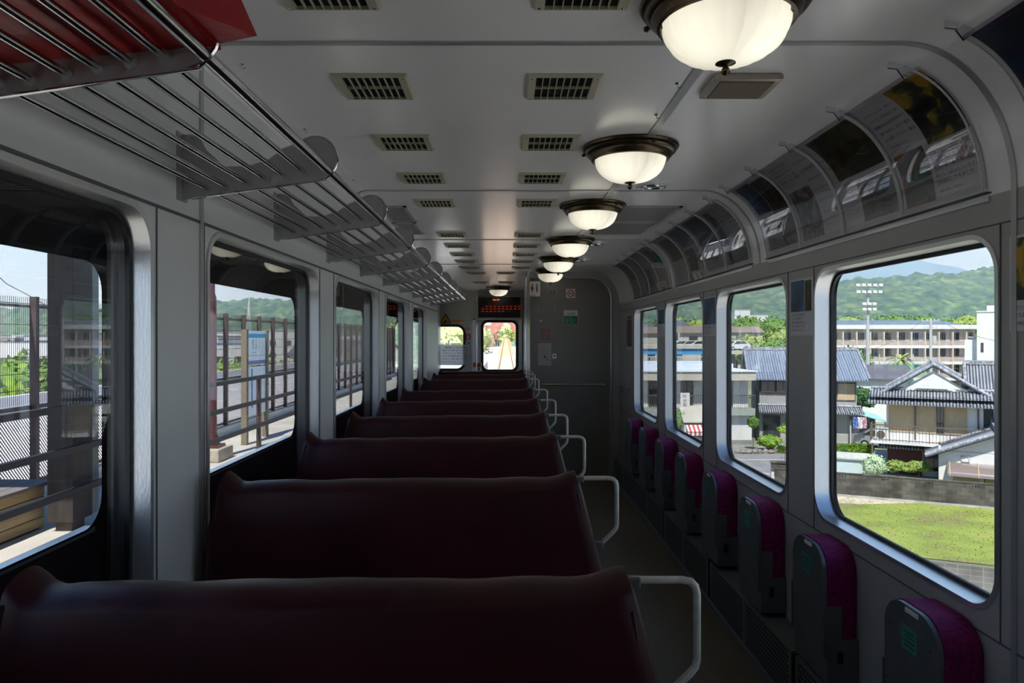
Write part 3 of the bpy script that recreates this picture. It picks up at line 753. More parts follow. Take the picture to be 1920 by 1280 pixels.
# ================================================================ POSTERS AND SIGNS
m_paper = M('printed_paper', (.62,.60,.62), .5, 0, .4); m_ink = M('black_ink', (.03,.03,.035), .6)
m_acr = glass('clear_acrylic', (.97,.97,.97), 1.7)
m_acre = M('acrylic_edge', (.75,.76,.76), .15, 0, .6)
PH = {
 'yellow': ramp_mat('photo_yellow_flowers', [(.40,(.012,.014,.02)),(.47,(.03,.035,.02)),(.50,(.15,.14,.01)),(.56,(.42,.26,.01)),(.66,(.50,.24,.0))], 9, .4, distort=.6),
 'tree': ramp_mat('photo_dark_tree', [(.36,(.02,.018,.015)),(.5,(.04,.05,.015)),(.6,(.12,.08,.02)),(.7,(.03,.02,.012))], 12, .4),
 'night': ramp_mat('photo_night_river', [(.35,(.01,.015,.03)),(.5,(.03,.035,.07)),(.62,(.02,.05,.11)),(.72,(.2,.18,.2))], 6, .4),
 'sky': ramp_mat('photo_blue_sky_hills', [(.38,(.02,.03,.03)),(.48,(.04,.10,.20)),(.6,(.05,.16,.34)),(.7,(.18,.28,.38))], 4, .4, detail=3),
 'people': ramp_mat('photo_people_street', [(.38,(.03,.025,.02)),(.47,(.12,.10,.09)),(.54,(.06,.08,.14)),(.6,(.25,.16,.06)),(.68,(.05,.05,.05))], 16, .4),
 'flowers': ramp_mat('photo_purple_flowers', [(.38,(.04,.05,.03)),(.47,(.10,.13,.07)),(.54,(.24,.18,.28)),(.63,(.34,.32,.36)),(.7,(.06,.08,.04))], 22, .4),
 'train': ramp_mat('photo_rail_car', [(.38,(.02,.02,.02)),(.46,(.12,.05,.02)),(.52,(.30,.14,.04)),(.58,(.08,.08,.09)),(.66,(.10,.16,.13))], 5, .4, stretch=(1,1,3)),
 'green': ramp_mat('photo_green_park', [(.38,(.01,.03,.02)),(.5,(.02,.10,.06)),(.6,(.03,.14,.09)),(.7,(.12,.16,.16))], 7, .4),
}
TXT = ['沿線の風景をご紹介します。','中村の町は「小京都」とも','呼ばれ、四季の花が咲く','静かな町です。春には菜','の花まつりが開かれます。','川のほとりを歩いてみては','いかがでしょうか。駅から','バスで二十分ほどです。','展望台からは太平洋が一','望できます。ぜひ一度お','立ち寄りください。観光','案内所は駅前にあります。','三月下旬から四月上旬に','かけて桜が見頃です。','全国の駅で最も海に近い','駅として知られています。','2010年にできました。','一番前の席からの眺めは','とてもきれいです。','町並みを守る会の皆さん']
PH0, PH1 = radians(3.2), radians(70)
def covefn(y_left, off):
    """(u toward the camera, v up the cove 0..1) -> 3-D"""
    L = .52
    def f(u, v):
        ph = PH0+(PH1-PH0)*(v/L); x, z = cove(ph, off); return Vector((x, y_left-u, E+z))
    return f
LARC = .52
def cove_sheet(mb, y0, y1, v0, v1, off, n=14):
    f = covefn(0, off)
    A = [f(-y0, v0+(v1-v0)*k/n) for k in range(n+1)]; B = [f(-y1, v0+(v1-v0)*k/n) for k in range(n+1)]
    mb.strip(A, B, closed=False)
def cove_solid(mb, y0, y1, v0, v1, o0, o1, n=14):
    f0 = covefn(0, o0); f1 = covefn(0, o1)
    vv = [v0+(v1-v0)*k/n for k in range(n+1)]
    lo = lambda y: [f0(-y, v) for v in vv]+[f1(-y, v) for v in reversed(vv)]
    a, b = lo(y0), lo(y1); mb.strip(a, b); m = len(a)
    for L_ in (a, b): mb.add(L_, [(i, i+1, m-2-i, m-1-i) for i in range(n)])
ti = [0]
def text_block(mb, f, u0, v0, u1, v1, rows, size):
    lh = (v1-v0)/rows
    for r in range(rows):
        s = TXT[ti[0] % len(TXT)]; ti[0] += 1
        wmax = (u1-u0)*(1 if r < rows-1 else .6)
        put_text(mb, s, lambda a, b, f=f: f(a, b), w=wmax, h=lh*size, x=u0, y=v1-lh*(r+1)+lh*.15)
DESC = {'yellow':'yellow autumn flowers','tree':'a dark leafy tree','night':'a dim river view','sky':'blue sky over hills','people':'people in a street','flowers':'pale purple flowers','train':'an orange rail car','green':'a green park'}
def curved_poster(y0, y1, layout, lb):
    """layout: list of (kind, u0,v0,u1,v1) with u 0..1 from the far edge to the near edge, v 0..1 upward"""
    W = y1-y0; t = thing('curved_poster', lb, 'poster', (1.45, (y0+y1)/2, E+.66), 0, 'curved posters above the right windows')
    mb = MB(); cove_solid(mb, y0, y1, 0, LARC, .002, .004); pa = mb.build('paper', m_paper, t, smooth=True)
    for (kind, u0, v0, u1, v1) in layout:
        ya, yb = y1-W*u1, y1-W*u0
        if kind[0] != '#':
            mb = MB(); cove_solid(mb, ya, yb, v0*LARC, v1*LARC, .0041, .005); mb.build('photograph', PH[kind], t, smooth=True, label='printed photograph of '+DESC[kind])
        else:
            mb = MB(); f = covefn(y1, .0055); text_block(mb, f, u0*W+.012, v0*LARC+.01, u1*W-.012, v1*LARC-.01, int(kind[1:]), .72); mb.build('lettering', m_ink, t)
def holder(y0, y1, n, lb):
    """clear acrylic covers in front of the posters with clips and a bottom rail"""
    t = thing('poster_holder', lb, 'poster holder', (1.45, (y0+y1)/2, E+.66), 0, 'acrylic poster holders above the right windows')
    W = (y1-y0)/n
    for k in range(n):
        a, b = y0+k*W+.003, y0+(k+1)*W-.003
        mb = MB(); cove_solid(mb, a, b, -.012, LARC+.02, .016, .019, 20); ac = mb.build('acrylic_cover', m_acr, t, smooth=True)
        for yy in (a, b-.004): mb = MB(); cove_solid(mb, yy, yy+.004, -.012, LARC+.02, .0155, .021, 20); mb.build('sheet_edge', m_acre, ac, smooth=True)
    for k in range(n+1):
        y = y0+k*W; y = min(max(y, y0+.03), y1-.03)
        x, z = cove(PH1+.05); mb = MB(); mb.xf = Matrix.Translation((x, y, E+z)) @ Matrix.Rotation(radians(-68), 4, 'Y').inverted()
        mb.box(-.03,.012,-.022,.022,-.02,-.0); mb.xf = None
        mb = MB(); x2, z2 = cove(PH1+.10, .003); x3, z3 = cove(PH1+.01, .022)
        mb.bar((x2, y, E+z2), (x3, y, E+z3), .042, .006, (0,1,0)); mb.bar((x2-.01, y, E+z2+.004), (x2-.045, y, E+z2+.008), .03, .008, (0,1,0)); mb.build('clip', m_chrome, t)
    mb = MB(); mb.box(XR-.022, XR-.001, y0-.01, y1+.01, E+.447, E+.451); mb.build('bottom_rail', m_seam, t)
    mb = MB(); mb.box(XR-.006, XR-.001, y0, y1, E+.424, E+.438); mb.build('lower_strip', m_acre, t)
SETS = [
 (.16, 1.97, [[('night',0,.5,1,1),('#6',0,0,1,.48)],[('people',0,.45,.6,1),('#8',.62,.1,1,.95),('sky',0,0,.55,.42)],[('#7',0,.5,.5,1),('train',.5,.5,1,1),('tree',0,0,1,.46)],[('night',0,.36,.72,.98),('#5',0,0,1,.34),('people',.74,.36,1,.98)]]),
 (2.20, 4.04, [
   [('#6',.02,.48,.50,.92),('yellow',.50,.42,.99,.97),('train',.02,.03,.42,.44),('#6',.44,.04,.97,.40)],
   [('tree',.10,.45,.98,.96),('#8',.02,.06,.32,.9),('people',.36,.04,.97,.40)],
   [('#6',.04,.60,.55,.96),('#7',.58,.08,.97,.94),('flowers',.03,.04,.55,.56)],
   [('sky',.03,.48,.46,.95),('tree',.48,.42,.97,.92),('people',.05,.05,.95,.38)]]),
 (4.31, 6.21, [
   [('#9',.3,.35,.97,.95),('people',.04,.30,.28,.9),('green',.05,.04,.96,.28)],
   [('night',.04,.4,.9,.96),('#5',.1,.05,.92,.36)],
   [('sky',.05,.55,.95,.95),('tree',.05,.1,.6,.5),('#5',.62,.1,.96,.5)],
   [('tree',.1,.4,.95,.9),('#5',.1,.06,.95,.36)]]),
 (6.40, 8.25, [
   [('sky',.05,.55,.5,.9),('green',.5,.4,.9,.8),('#6',.1,.05,.9,.36)],
   [('sky',.05,.1,.5,.5),('#7',.5,.1,.95,.9)],
   [('#8',.1,.1,.6,.9),('night',.6,.05,.95,.9)],
   [('people',.1,.4,.95,.9),('#5',.1,.1,.9,.36)]]),
]
where = ['at the right edge','above the large window','above the second window','above the farthest windows']
posn = ['nearest','second','third','farthest']
for si, (y0, y1, secs) in enumerate(SETS):
    n = len(secs); W = (y1-y0)/n
    for k, lay in enumerate(secs):
        ph = [l[0] for l in lay if l[0][0] != '#']
        curved_poster(y0+k*W+.008, y0+(k+1)*W-.008, lay, '%s curved poster of four %s, showing %s' % (posn[k], where[si], DESC[ph[0]]))
    holder(y0, y1, n, 'clear acrylic poster holder with clips %s' % where[si])
# pillar posters on the right wall
def pillar_poster(y0, y1, z0, z1, layout, lb):
    t = thing('pillar_poster', lb, 'poster', (XR, (y0+y1)/2, E+(z0+z1)/2), 0, 'posters on the pillars of the right wall')
    mb = MB(); mb.box(XR-.003, XR-.0005, y0, y1, E+z0, E+z1); mb.build('paper', m_paper, t)
    W, H = y1-y0, z1-z0
    for (kind, u0, v0, u1, v1) in layout:
        if kind[0] != '#':
            mb = MB(); mb.box(XR-.0045, XR-.003, y1-W*u1, y1-W*u0, E+z0+H*v0, E+z0+H*v1); mb.build('photograph', PH[kind], t)
        else:
            mb = MB(); f = plane_fn((XR-.0042, y1, E+z0), (0,-1,0), (0,0,1)); text_block(mb, f, u0*W+.006, v0*H, u1*W-.006, v1*H, int(kind[1:]), .7); mb.build('lettering', m_ink, t)
pillar_poster(1.84, 2.11, .02, .30, [('yellow',.08,.32,.99,.97),('#3',.06,.05,.95,.28)], 'poster with dark yellow foliage photo at the right edge of the picture')
pillar_poster(3.46, 3.735, .012, .30, [('sky',.04,.42,.62,.97),('tree',.66,.42,.93,.95),('#5',.05,.06,.95,.40)], 'poster with blue hill photo on the pillar left of the large window')
pillar_poster(5.06, 5.37, .012, .30, [('sky',.04,.30,.95,.97),('#3',.05,.04,.95,.26)], 'poster with blue sky photo on the pillar between the second and third window')
pillar_poster(6.69, 6.99, .012, .28, [('sky',.04,.45,.95,.97),('#6',.05,.04,.95,.42)], 'poster of blue photo and dense text on the pillar before the farthest window')
pillar_poster(8.43, 8.80, -.15, .28, [('people',.04,.10,.95,.86),('train',.1,.88,.9,.97)], 'tall narrow poster on the wall beside the grey partition')
# ---- signs helper on a plane facing the camera
m_redp = M('red_print', (.45,.02,.03), .5); m_grn = M('green_print', (.0,.16,.055), .5); m_blue = M('blue_print', (.04,.10,.28), .5); m_yel = M('yellow_print', (.75,.38,.01), .5); m_wht = M('sign_white', (.62,.61,.58), .5)
def rect(mb, px0, px1, py0, py1, Y, d):
    a = P(px0, py1, Y); b = P(px1, py0, Y); mb.box(a.x, b.x, Y-d, Y, a.z, b.z); return mb
YQ = YP+.03
def no_smoking(px, py, s, Y, lb):
    c = P(px, py, Y); k = s/F*Y/2
    t = thing('no_smoking_sign', lb, 'sign', (c.x, Y, c.z), 0, 'no smoking signs')
    mb = MB(); mb.box(c.x-k, c.x+k, Y-.004, Y, c.z-k, c.z+k); mb.build('plate', m_wht, t)
    mb = MB(); mb.tube([(c.x+.7*k*cos(a), Y-.006, c.z+.7*k*sin(a)) for a in [2*pi*i/24 for i in range(24)]], k*.09, 6, closed=True); mb.bar((c.x-.5*k, Y-.0065, c.z+.5*k), (c.x+.5*k, Y-.0065, c.z-.5*k), .12*k, .003, (0,1,0)); mb.build('prohibition_ring', m_redp, t)
    mb = MB(); mb.box(c.x-.45*k, c.x+.35*k, Y-.0058, Y-.004, c.z-.12*k, c.z+.02*k); mb.tube([(c.x+.4*k, Y-.005, c.z+.05*k), (c.x+.3*k, Y-.005, c.z+.2*k), (c.x+.42*k, Y-.005, c.z+.35*k)], k*.04, 5); mb.build('cigarette', m_ink, t)
no_smoking(1070, 550, 17, YQ, 'no smoking sign high on the grey partition'); no_smoking(876.5, 616.5, 11, YE, 'no smoking sign beside the front left window')
# green notice
t = thing('green_notice', 'green and white notice on the grey partition', 'sign', P(1070,595,YQ))
rect(MB(), 1057, 1083.5, 581.5, 608.5, YQ, .004).build('plate', m_wht, t); g = rect(MB(), 1057.5, 1083, 592, 608, YQ, .006).build('green_field', m_grn, t)
mb = MB()
for k, s in enumerate(('トイレの', '使用ができます', '中村・窪川')): put_text(mb, s, plane_fn(P(1060, 606, YQ)-Vector((0,.0065,0)), (1,0,0), (0,0,1)), h=.021, w=.14, x=.0, y=.066-.032*k)
mb.build('lettering', m_wht, t)
mb = MB(); put_text(mb, '禁煙車', plane_fn(P(1063, 590.5, YQ)-Vector((0,.0045,0)), (1,0,0), (0,0,1)), h=.035); mb.build('heading', m_blue, t)
# restroom signs
t = thing('restroom_sign', 'projecting white restroom sign with red and blue figures beside the doorway', 'sign', P(1003,542,YP-.05))
rect(MB(), 993, 1012.5, 528, 556, YP-.02, .05).build('sign_box', m_wht, t)
for nm, px, mt in (('woman_figure', 998, m_redp), ('man_figure', 1007, m_blue)):
    mb = MB(); c = P(px, 535, YP-.075); mb.sphere((c.x, c.y, c.z+.012), .011, squash=(1,.2,1)); mb.prism([(c.x-.008, c.y, c.z-.002), (c.x+.008, c.y, c.z-.002), (c.x+(.022 if 'wo' in nm else .012), c.y, c.z-.055), (c.x-(.022 if 'wo' in nm else .012), c.y, c.z-.055)], (0,0,0), (0,.003,0)); mb.prism([(c.x-.008, c.y, c.z-.05), (c.x+.008, c.y, c.z-.05), (c.x+.006, c.y, c.z-.09), (c.x-.006, c.y, c.z-.09)], (0,0,0), (0,.003,0)); mb.build(nm, mt, t)
mb = MB(); put_text(mb, 'お手洗', plane_fn(P(994, 555.5, YP-.071), (1,0,0), (0,0,1)), h=.022); mb.build('lettering', m_ink, t)
t = thing('toilet_pictogram', 'small toilet pictogram with red and blue figures high on the grey partition', 'sign', P(1036,547,YQ))
rect(MB(), 1028, 1044, 539, 556, YQ, .003).build('plate', m_part, t)
for nm, px, mt in (('woman_figure', 1033.5, m_redp), ('man_figure', 1039, m_blue)):
    mb = MB(); c = P(px, 548, YQ-.005); mb.sphere((c.x, c.y, c.z+.018), .009, squash=(1,.2,1)); mb.box(c.x-.013, c.x+.013, c.y, c.y+.002, c.z-.028, c.z+.007); mb.build(nm, mt, t)
t = thing('red_bordered_notice', 'small white notice with red border on the grey partition', 'notice', P(1022,627,YQ))
rect(MB(), 1015, 1030, 618, 636, YQ, .003).build('border', m_redp, t); rect(MB(), 1016.2, 1028.8, 619.2, 634.8, YQ, .005).build('sheet', m_part, t)
mb = MB(); 
for k, s in enumerate(('お願い','非常の場合','非常ボタン')): put_text(mb, s, plane_fn(P(1017.5, 633.5, YQ)-Vector((0,.006,0)), (1,0,0), (0,0,1)), h=.016, w=.07, y=.066-.028*k)
mb.build('lettering', m_redp, t)
t = thing('call_panel', 'pale panel with red button and instructions on the grey partition', 'panel', P(1021,664,YQ))
m_pp = M('pale_panel', (.36,.35,.34), .45)
rect(MB(), 1009, 1034, 643, 685, YQ, .006).build('plate', m_pp, t)
mb = MB(); c = P(1021.5, 669, YQ); mb.tube([(c.x, YQ-.014, c.z), (c.x, YQ-.006, c.z)], .017, 16); mb.build('button', m_redp, t)
mb = MB(); c = P(1026.5, 674, YQ); mb.box(c.x-.006, c.x+.006, YQ-.010, YQ-.006, c.z-.01, c.z+.01); mb.build('keyhole', m_black, t)
mb = MB()
for k, s in enumerate(('非常ボタン','押すと','止まります','運転士に連絡')): put_text(mb, s, plane_fn(P(1013, 664.5, YQ)-Vector((0,.0065,0)), (1,0,0), (0,0,1)), h=.014, w=.08, y=.10-.028*k)
mb.build('lettering', m_redp, t)
t = thing('door_latch', 'small metal latch plate with dark hole beside the pale call panel', 'latch', P(1039.5,667,YQ))
rect(MB(), 1036, 1043, 663, 672, YQ, .008).build('plate', m_alu, t); mb = MB(); c = P(1039.5, 667, YQ); mb.tube([(c.x, YQ-.010, c.z), (c.x, YQ-.008, c.z)], .012, 12); mb.build('hole', m_black, t)
t = thing('lock_knob', 'small silver lock with dark keyhole near the top of the toilet door', 'lock', P(1014,601,YQ))
mb = MB(); c = P(1014, 601, YQ); mb.lathe([(.002,0)], (0,0,0)) if False else mb.tube([(c.x, YQ-.010, c.z), (c.x, YQ, c.z)], .016, 14); mb.build('rosette', m_alu, t); mb = MB(); mb.tube([(c.x, YQ-.012, c.z), (c.x, YQ-.010, c.z)], .006, 8); mb.build('keyhole', m_black, t)
t = thing('lock_knob', 'small round lock on the right wall pillar left of the second window', 'lock', (XR, 5.2, E-.17))
mb = MB(); mb.tube([(XR-.008, 5.22, E-.16), (XR, 5.22, E-.16)], .018, 14); mb.build('rosette', m_alu, t); mb = MB(); mb.tube([(XR-.010, 5.22, E-.16), (XR-.008, 5.22, E-.16)], .008, 8); mb.build('keyhole', m_black, t)
# access panel on partition
t = thing('access_panel', 'flat access hatch on the grey partition above the call panel', 'panel', P(1025,600,YQ))
mb = rect(MB(), 1009, 1042, 560, 638, YQ, .0025); mb.build('panel_face', m_part, t); mb = MB()
for px in (1010, 1040.5):
    c = P(px, 580, YQ); mb.box(c.x-.003, c.x+.003, YQ-.005, YQ-.002, c.z-.02, c.z+.02)
mb.build('hinge', m_trim, t)
# handrails
a, b = P(1016, 720.5, YQ-.05), P(1136, 720.5, YQ-.05)
t = thing('handrail', 'long brass-toned horizontal handrail on the grey partition', 'handrail', (a+b)/2); m_hr = M('brushed_handrail', (.55,.50,.40), .25, .95)
mb = MB(); mb.tube([a, b], .011, 12); mb.build('bar', m_hr, t, smooth=True)
for p in (a+Vector((.03,0,0)), b-Vector((.03,0,0))):
    mb = MB(); mb.tube([p, p+Vector((0,.05,-.005))], .008, 8); mb.tube([p+Vector((0,.042,-.005)), p+Vector((0,.05,-.005))], .02, 12); mb.build('bracket', m_hr, t, smooth=True)
t = thing('handrail', 'short handrail stub on the right wall beside the partition', 'handrail', (XR-.05, 8.9, E-.62))
mb = MB(); mb.tube([(XR-.05, 8.60, E-.635), (XR-.05, 9.25, E-.635)], .011, 12); mb.build('bar', m_hr, t, smooth=True)
for y in (8.66, 9.18):
    mb = MB(); mb.tube([(XR-.05, y, E-.635), (XR, y, E-.635)], .008, 8); mb.tube([(XR-.008, y, E-.635), (XR, y, E-.635)], .022, 12); mb.build('bracket', m_hr, t, smooth=True)
# ---- front wall: fare display, warning signs, notice
t = thing('fare_display', 'black electronic fare display with red digits above the front door', 'display', P(937,576,YE-.1))
Yd = YE-.14; m_disp = M('display_black', (.008,.008,.009), .25); m_led = M('red_led', (.1,.0,.0), .5, emit=(1,.07,.01), es=.30); m_ledd = M('dim_led', (.05,.03,.03), .5, emit=(.6,.08,.03), es=.12); m_amb = M('amber_led', (.1,.03,.0), .5, emit=(1,.16,.01), es=.6)
m_dh = M('display_housing', (.27,.25,.20), .45)
mb = MB(); a = P(893, 597.5, Yd); b = P(980.5, 553.5, Yd); mb.box(a.x, b.x, Yd, YE-.002, a.z, b.z, .008); mb.build('housing', m_dh, t)
rect(MB(), 897, 976, 557, 595, Yd-.001, .004).build('screen', m_disp, t)
mb = MB()
for r in range(4):
    for c_ in range(10):
        if r == 0 and c_ < 1 or r == 2 and c_ > 5 or r == 3: continue
        p = P(903.5+7.6*c_, 575+4.6*r, Yd-.006); mb = MB(); put_text(mb, '%d%d0' % ((c_*3+r) % 9+1, (r+c_) % 2*5), plane_fn(p, (1,0,0), (0,0,1)), h=.017, w=.034); mb.build('fare_digits', m_led, t)
mb = MB()
for r in range(4):
    for c_ in range(10):
        p = P(901+7.6*c_, 571.3+4.6*r, Yd-.006); put_text(mb, str(r*10+c_+1), plane_fn(p, (1,0,0), (0,0,1)), h=.010, w=.02)
mb.build('stop_numbers', m_ledd, t)
mb = MB(); put_text(mb, '次は 中村', plane_fn(P(924, 563.5, Yd-.006), (1,0,0), (0,0,1)), h=.030, w=.24, bold=.02); mb.build('next_stop_text', m_amb, t)
t = thing('warning_triangle', 'black and orange triangular warning sign above the front left window', 'sign', P(836,596,YE))
def tri(mb, s, d, Y=YE):
    c = P(835.5, 600, Y); k = s/F*Y; mb.prism([(c.x-k, Y-d, c.z-k*.55), (c.x+k, Y-d, c.z-k*.55), (c.x, Y-d, c.z+k*1.2)], (0,0,0), (0,.004,0))
mb = MB(); tri(mb, 11, .005); mb.build('border', m_black, t); mb = MB(); tri(mb, 8.2, .008); mb.build('field', m_yel, t)
mb = MB(); c = P(835.5, 601, YE); mb.tube([(c.x-.03, YE-.012, c.z-.03), (c.x-.01, YE-.012, c.z+.01), (c.x+.02, YE-.012, c.z+.012), (c.x+.028, YE-.012, c.z-.01)], .007, 6); mb.sphere((c.x+.0, YE-.011, c.z+.0), .012, squash=(1,.3,1)); mb.box(c.x-.045, c.x+.02, YE-.012, YE-.009, c.z-.04, c.z-.025); mb.build('hand_symbol', m_black, t)
t = thing('caution_label', 'orange caution label beside the warning triangle', 'sign', P(858,603,YE))
rect(MB(), 846.5, 869, 599.8, 603.8, YE, .004).build('plate', m_yel, t); rect(MB(), 848, 869, 604.2, 607, YE, .003).build('white_strip', m_wht, t)
mb = MB(); put_text(mb, '頭上注意', plane_fn(P(850, 603.2, YE)-Vector((0,.005,0)), (1,0,0), (0,0,1)), h=.026); put_text(mb, 'WATCH YOUR HEAD', plane_fn(P(849, 606.2, YE)-Vector((0,.004,0)), (1,0,0), (0,0,1)), h=.012); mb.build('lettering', m_ink, t)
t = thing('fire_extinguisher_sign', 'red square sign with white extinguisher symbol beside the front window', 'sign', P(877,631,YE))
rect(MB(), 872, 882.5, 625.5, 636.5, YE, .004).build('plate', m_redp, t); mb = rect(MB(), 875.6, 879.2, 628.5, 635, YE, .006); c = P(877.4, 628, YE); mb.box(c.x-.008, c.x+.012, YE-.006, YE-.004, c.z-.004, c.z+.008); mb.build('extinguisher_symbol', m_wht, t)
t = thing('arrow_sign', 'black arrow pointing down right beside the front window', 'sign', P(877.5,641.5,YE))
rect(MB(), 873, 882, 637, 646, YE, .003).build('plate', m_wht, t)
mb = MB(); a = P(874.5, 638.5, YE-.005); b = P(880, 644, YE-.005); mb.bar(a, b, .012, .003, (0,1,0)); mb.bar((b.x+.004, YE-.005, b.z-.008), (b.x+.004, YE-.005, b.z+.045), .012, .003, (0,1,0)); mb.bar((b.x+.008, YE-.005, b.z-.004), (b.x-.045, YE-.005, b.z-.004), .012, .003, (0,1,0)); mb.build('arrow', m_ink, t)
t = thing('notice_sheet', 'white printed notice taped over the lower half of the front left window', 'notice', P(852,665,YE-.01))
m_wp = M('white_paper', (.72,.72,.72), .6); m_wp.node_tree.nodes['Principled BSDF'].inputs['Transmission Weight'].default_value = 0
_t = m_wp.node_tree; _tr = _t.nodes.new('ShaderNodeBsdfTranslucent'); _tr.inputs[0].default_value = (.8,.8,.8,1); _mx = _t.nodes.new('ShaderNodeMixShader'); _mx.inputs[0].default_value = .5
_t.links.new(_t.nodes['Principled BSDF'].outputs[0], _mx.inputs[1]); _t.links.new(_tr.outputs[0], _mx.inputs[2]); _t.links.new(_mx.outputs[0], _t.nodes['Material Output'].inputs[0])
mb = rect(MB(), 826, 881.5, 646, 684.5, YE-.02, .002); mb.build('paper', m_wp, t)
mb = MB(); ln = ['乗務員室に立入禁止のお知らせ','運転中はお客様と話をすることが','できませんのでご了承ください。','お降りの際は運賃を前もってご用意','いただき、係員にお渡しください。','ご協力をお願いいたします。']
for k, s in enumerate(ln): put_text(mb, s, plane_fn(P(830, 653+5.2*k, YE-.023), (1,0,0), (0,0,1)), h=.030, w=.46 if k < 5 else .25, bold=.01, x=.04 if k == 0 else 0)
mb.build('lettering', m_ink, t)
t = thing('ticket_box', 'orange and white ticket box left of the front door', 'ticket machine', P(894.5,685,YE-.15))
a = P(887, 695, YE-.2); b = P(902, 688, YE-.2); mb = MB(); mb.box(a.x, b.x, YE-.25, YE-.03, a.z-.9, b.z, .006); mb.build('body', m_wht, t)
a = P(887, 688, YE-.2); b = P(902.5, 680, YE-.2); m_or = M('orange_plastic', (.42,.07,.015), .4); mb = MB(); mb.box(a.x, b.x, YE-.26, YE-.03, a.z, b.z, .006); mb.build('lid', m_or, t)
c = P(898, 692, YE-.25); mb = MB(); mb.tube([(c.x, YE-.256, c.z), (c.x, YE-.25, c.z)], .02, 12); mb.build('button', m_redp, t)
# ================================================================ OUTSIDE
G = EYE-8.5; GL = EYE-11.0         # town ground, lower ground by the embankment
PZ = EYE-1.95                      # station platform level
# ---- terrain
def interp(tab, x):
    if x <= tab[0][0]: return tab[0][1]
    for (a, ya), (b, yb) in zip(tab, tab[1:]):
        if x <= b: return ya+(yb-ya)*(x-a)/(b-a)
    return tab[-1][1]
RIDGE = [(-600,560),(0,573),(190,580),(390,562),(480,558),(550,560),(640,572),(700,582),(820,600),(880,612),(950,612),(1050,602),(1180,565),(1250,548),(1320,538),(1475,527),(1563,523),(1640,519),(1700,512),(1790,507),(1868,497),(2100,480),(2600,500)]
RDIST = 620.0
def hill(x, y):
    px = VX+F*x/max(y, 1); r = (VY-interp(RIDGE, px))/F*RDIST+EYE
    t = min(1, max(0, (y-235)/(RDIST-235)))
    z = G+(r-G)*(t**1.7)
    n = noise.noise(Vector((x*.012, y*.012, 3)))*7*t + noise.noise(Vector((x*.05, y*.05, 8)))*2.2*min(1,t*5)
    return z+n-(4 if t > .95 else 0)
m_hill = ramp_mat('forest_hillside', [(.34,(.04,.085,.07)),(.45,(.065,.13,.085)),(.55,(.10,.18,.10)),(.68,(.19,.27,.11))], .16, .9, detail=10, stretch=(1,.6,1))  # forest greens shifted slightly blue, putting some distance haze into the colour
m_canopy = m_hill
mb = MB(); NX, NYY = 460, 150; vs = []
for j in range(NYY+1):
    y = 235+(RDIST+60-235)*(j/NYY)
    for i in range(NX+1):
        x = (-1.0+1.95*i/NX)*y
        z = hill(x, y)
        if y > 262:
            cr = noise.voronoi(Vector((x*.10, y*.085, 0)))[0][0]; z += 6.5*max(0, .62-cr)+1.5*noise.noise(Vector((x*.4, y*.3, 4)))
        vs.append((x, y, z))
mb.add(vs, [(j*(NX+1)+i, j*(NX+1)+i+1, (j+1)*(NX+1)+i+1, (j+1)*(NX+1)+i) for j in range(NYY) for i in range(NX)])
o = mb.build('hillside', m_hill, smooth=True); o['kind'] = 'structure'
m_mount = M('far_mountain', (.16,.26,.36), .95, var=.12, vscale=.004)  # blue of the distance haze is put into this base colour
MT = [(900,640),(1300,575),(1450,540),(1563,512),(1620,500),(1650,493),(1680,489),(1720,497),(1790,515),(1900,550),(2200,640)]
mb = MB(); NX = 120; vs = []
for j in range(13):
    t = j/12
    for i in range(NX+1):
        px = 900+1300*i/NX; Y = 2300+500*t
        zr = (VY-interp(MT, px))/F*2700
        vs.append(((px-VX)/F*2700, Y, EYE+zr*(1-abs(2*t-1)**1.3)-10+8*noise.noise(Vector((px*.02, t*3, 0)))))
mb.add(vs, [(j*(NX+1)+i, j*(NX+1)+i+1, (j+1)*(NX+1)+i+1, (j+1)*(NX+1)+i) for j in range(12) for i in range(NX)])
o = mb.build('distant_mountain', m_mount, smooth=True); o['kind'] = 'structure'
# ground plates
m_gnd = M('town_ground', (.20,.22,.15), .9, var=.35, vscale=.06)
m_low = M('lower_ground', (.56,.54,.49), .9, var=.15, vscale=.2)  # albedo raised so this ground bounces sunlight up to the car ceiling
T0 = Vector((15.7, 27.1, 0)); TD = Vector((2.3, -1.0, 0)).normalized(); TN = Vector((-TD.y, TD.x, 0))   # terrace edge direction and inward normal
def tp(u, v, z=0): q = T0+TD*u+TN*v; return (q.x, q.y, z)
mb = MB(); mb.add([tp(-60,0,G), tp(160,0,G), tp(260,300,G), tp(-60,300,G)], [(0,1,2,3)]); mb.add([tp(-60,0,G-.4), tp(160,0,G-.4), tp(260,300,G-.4), tp(-60,300,G-.4)], [(0,1,2,3)])
mb.add([(-330,20,G), (-7,20,G), (-30,262,G), (-330,262,G)], [(0,1,2,3)]); mb.add([(-330,200,G),(330,200,G),(330,262,G),(-330,262,G)], [(0,1,2,3)])
o = mb.build('ground', m_gnd); o['kind'] = 'structure'
mb = MB(); mb.add([(-400,-60,GL), (400,-60,GL), (400,260,GL), (-400,260,GL)], [(0,1,2,3)]); o = mb.build('lower_ground', m_low); o['kind'] = 'structure'
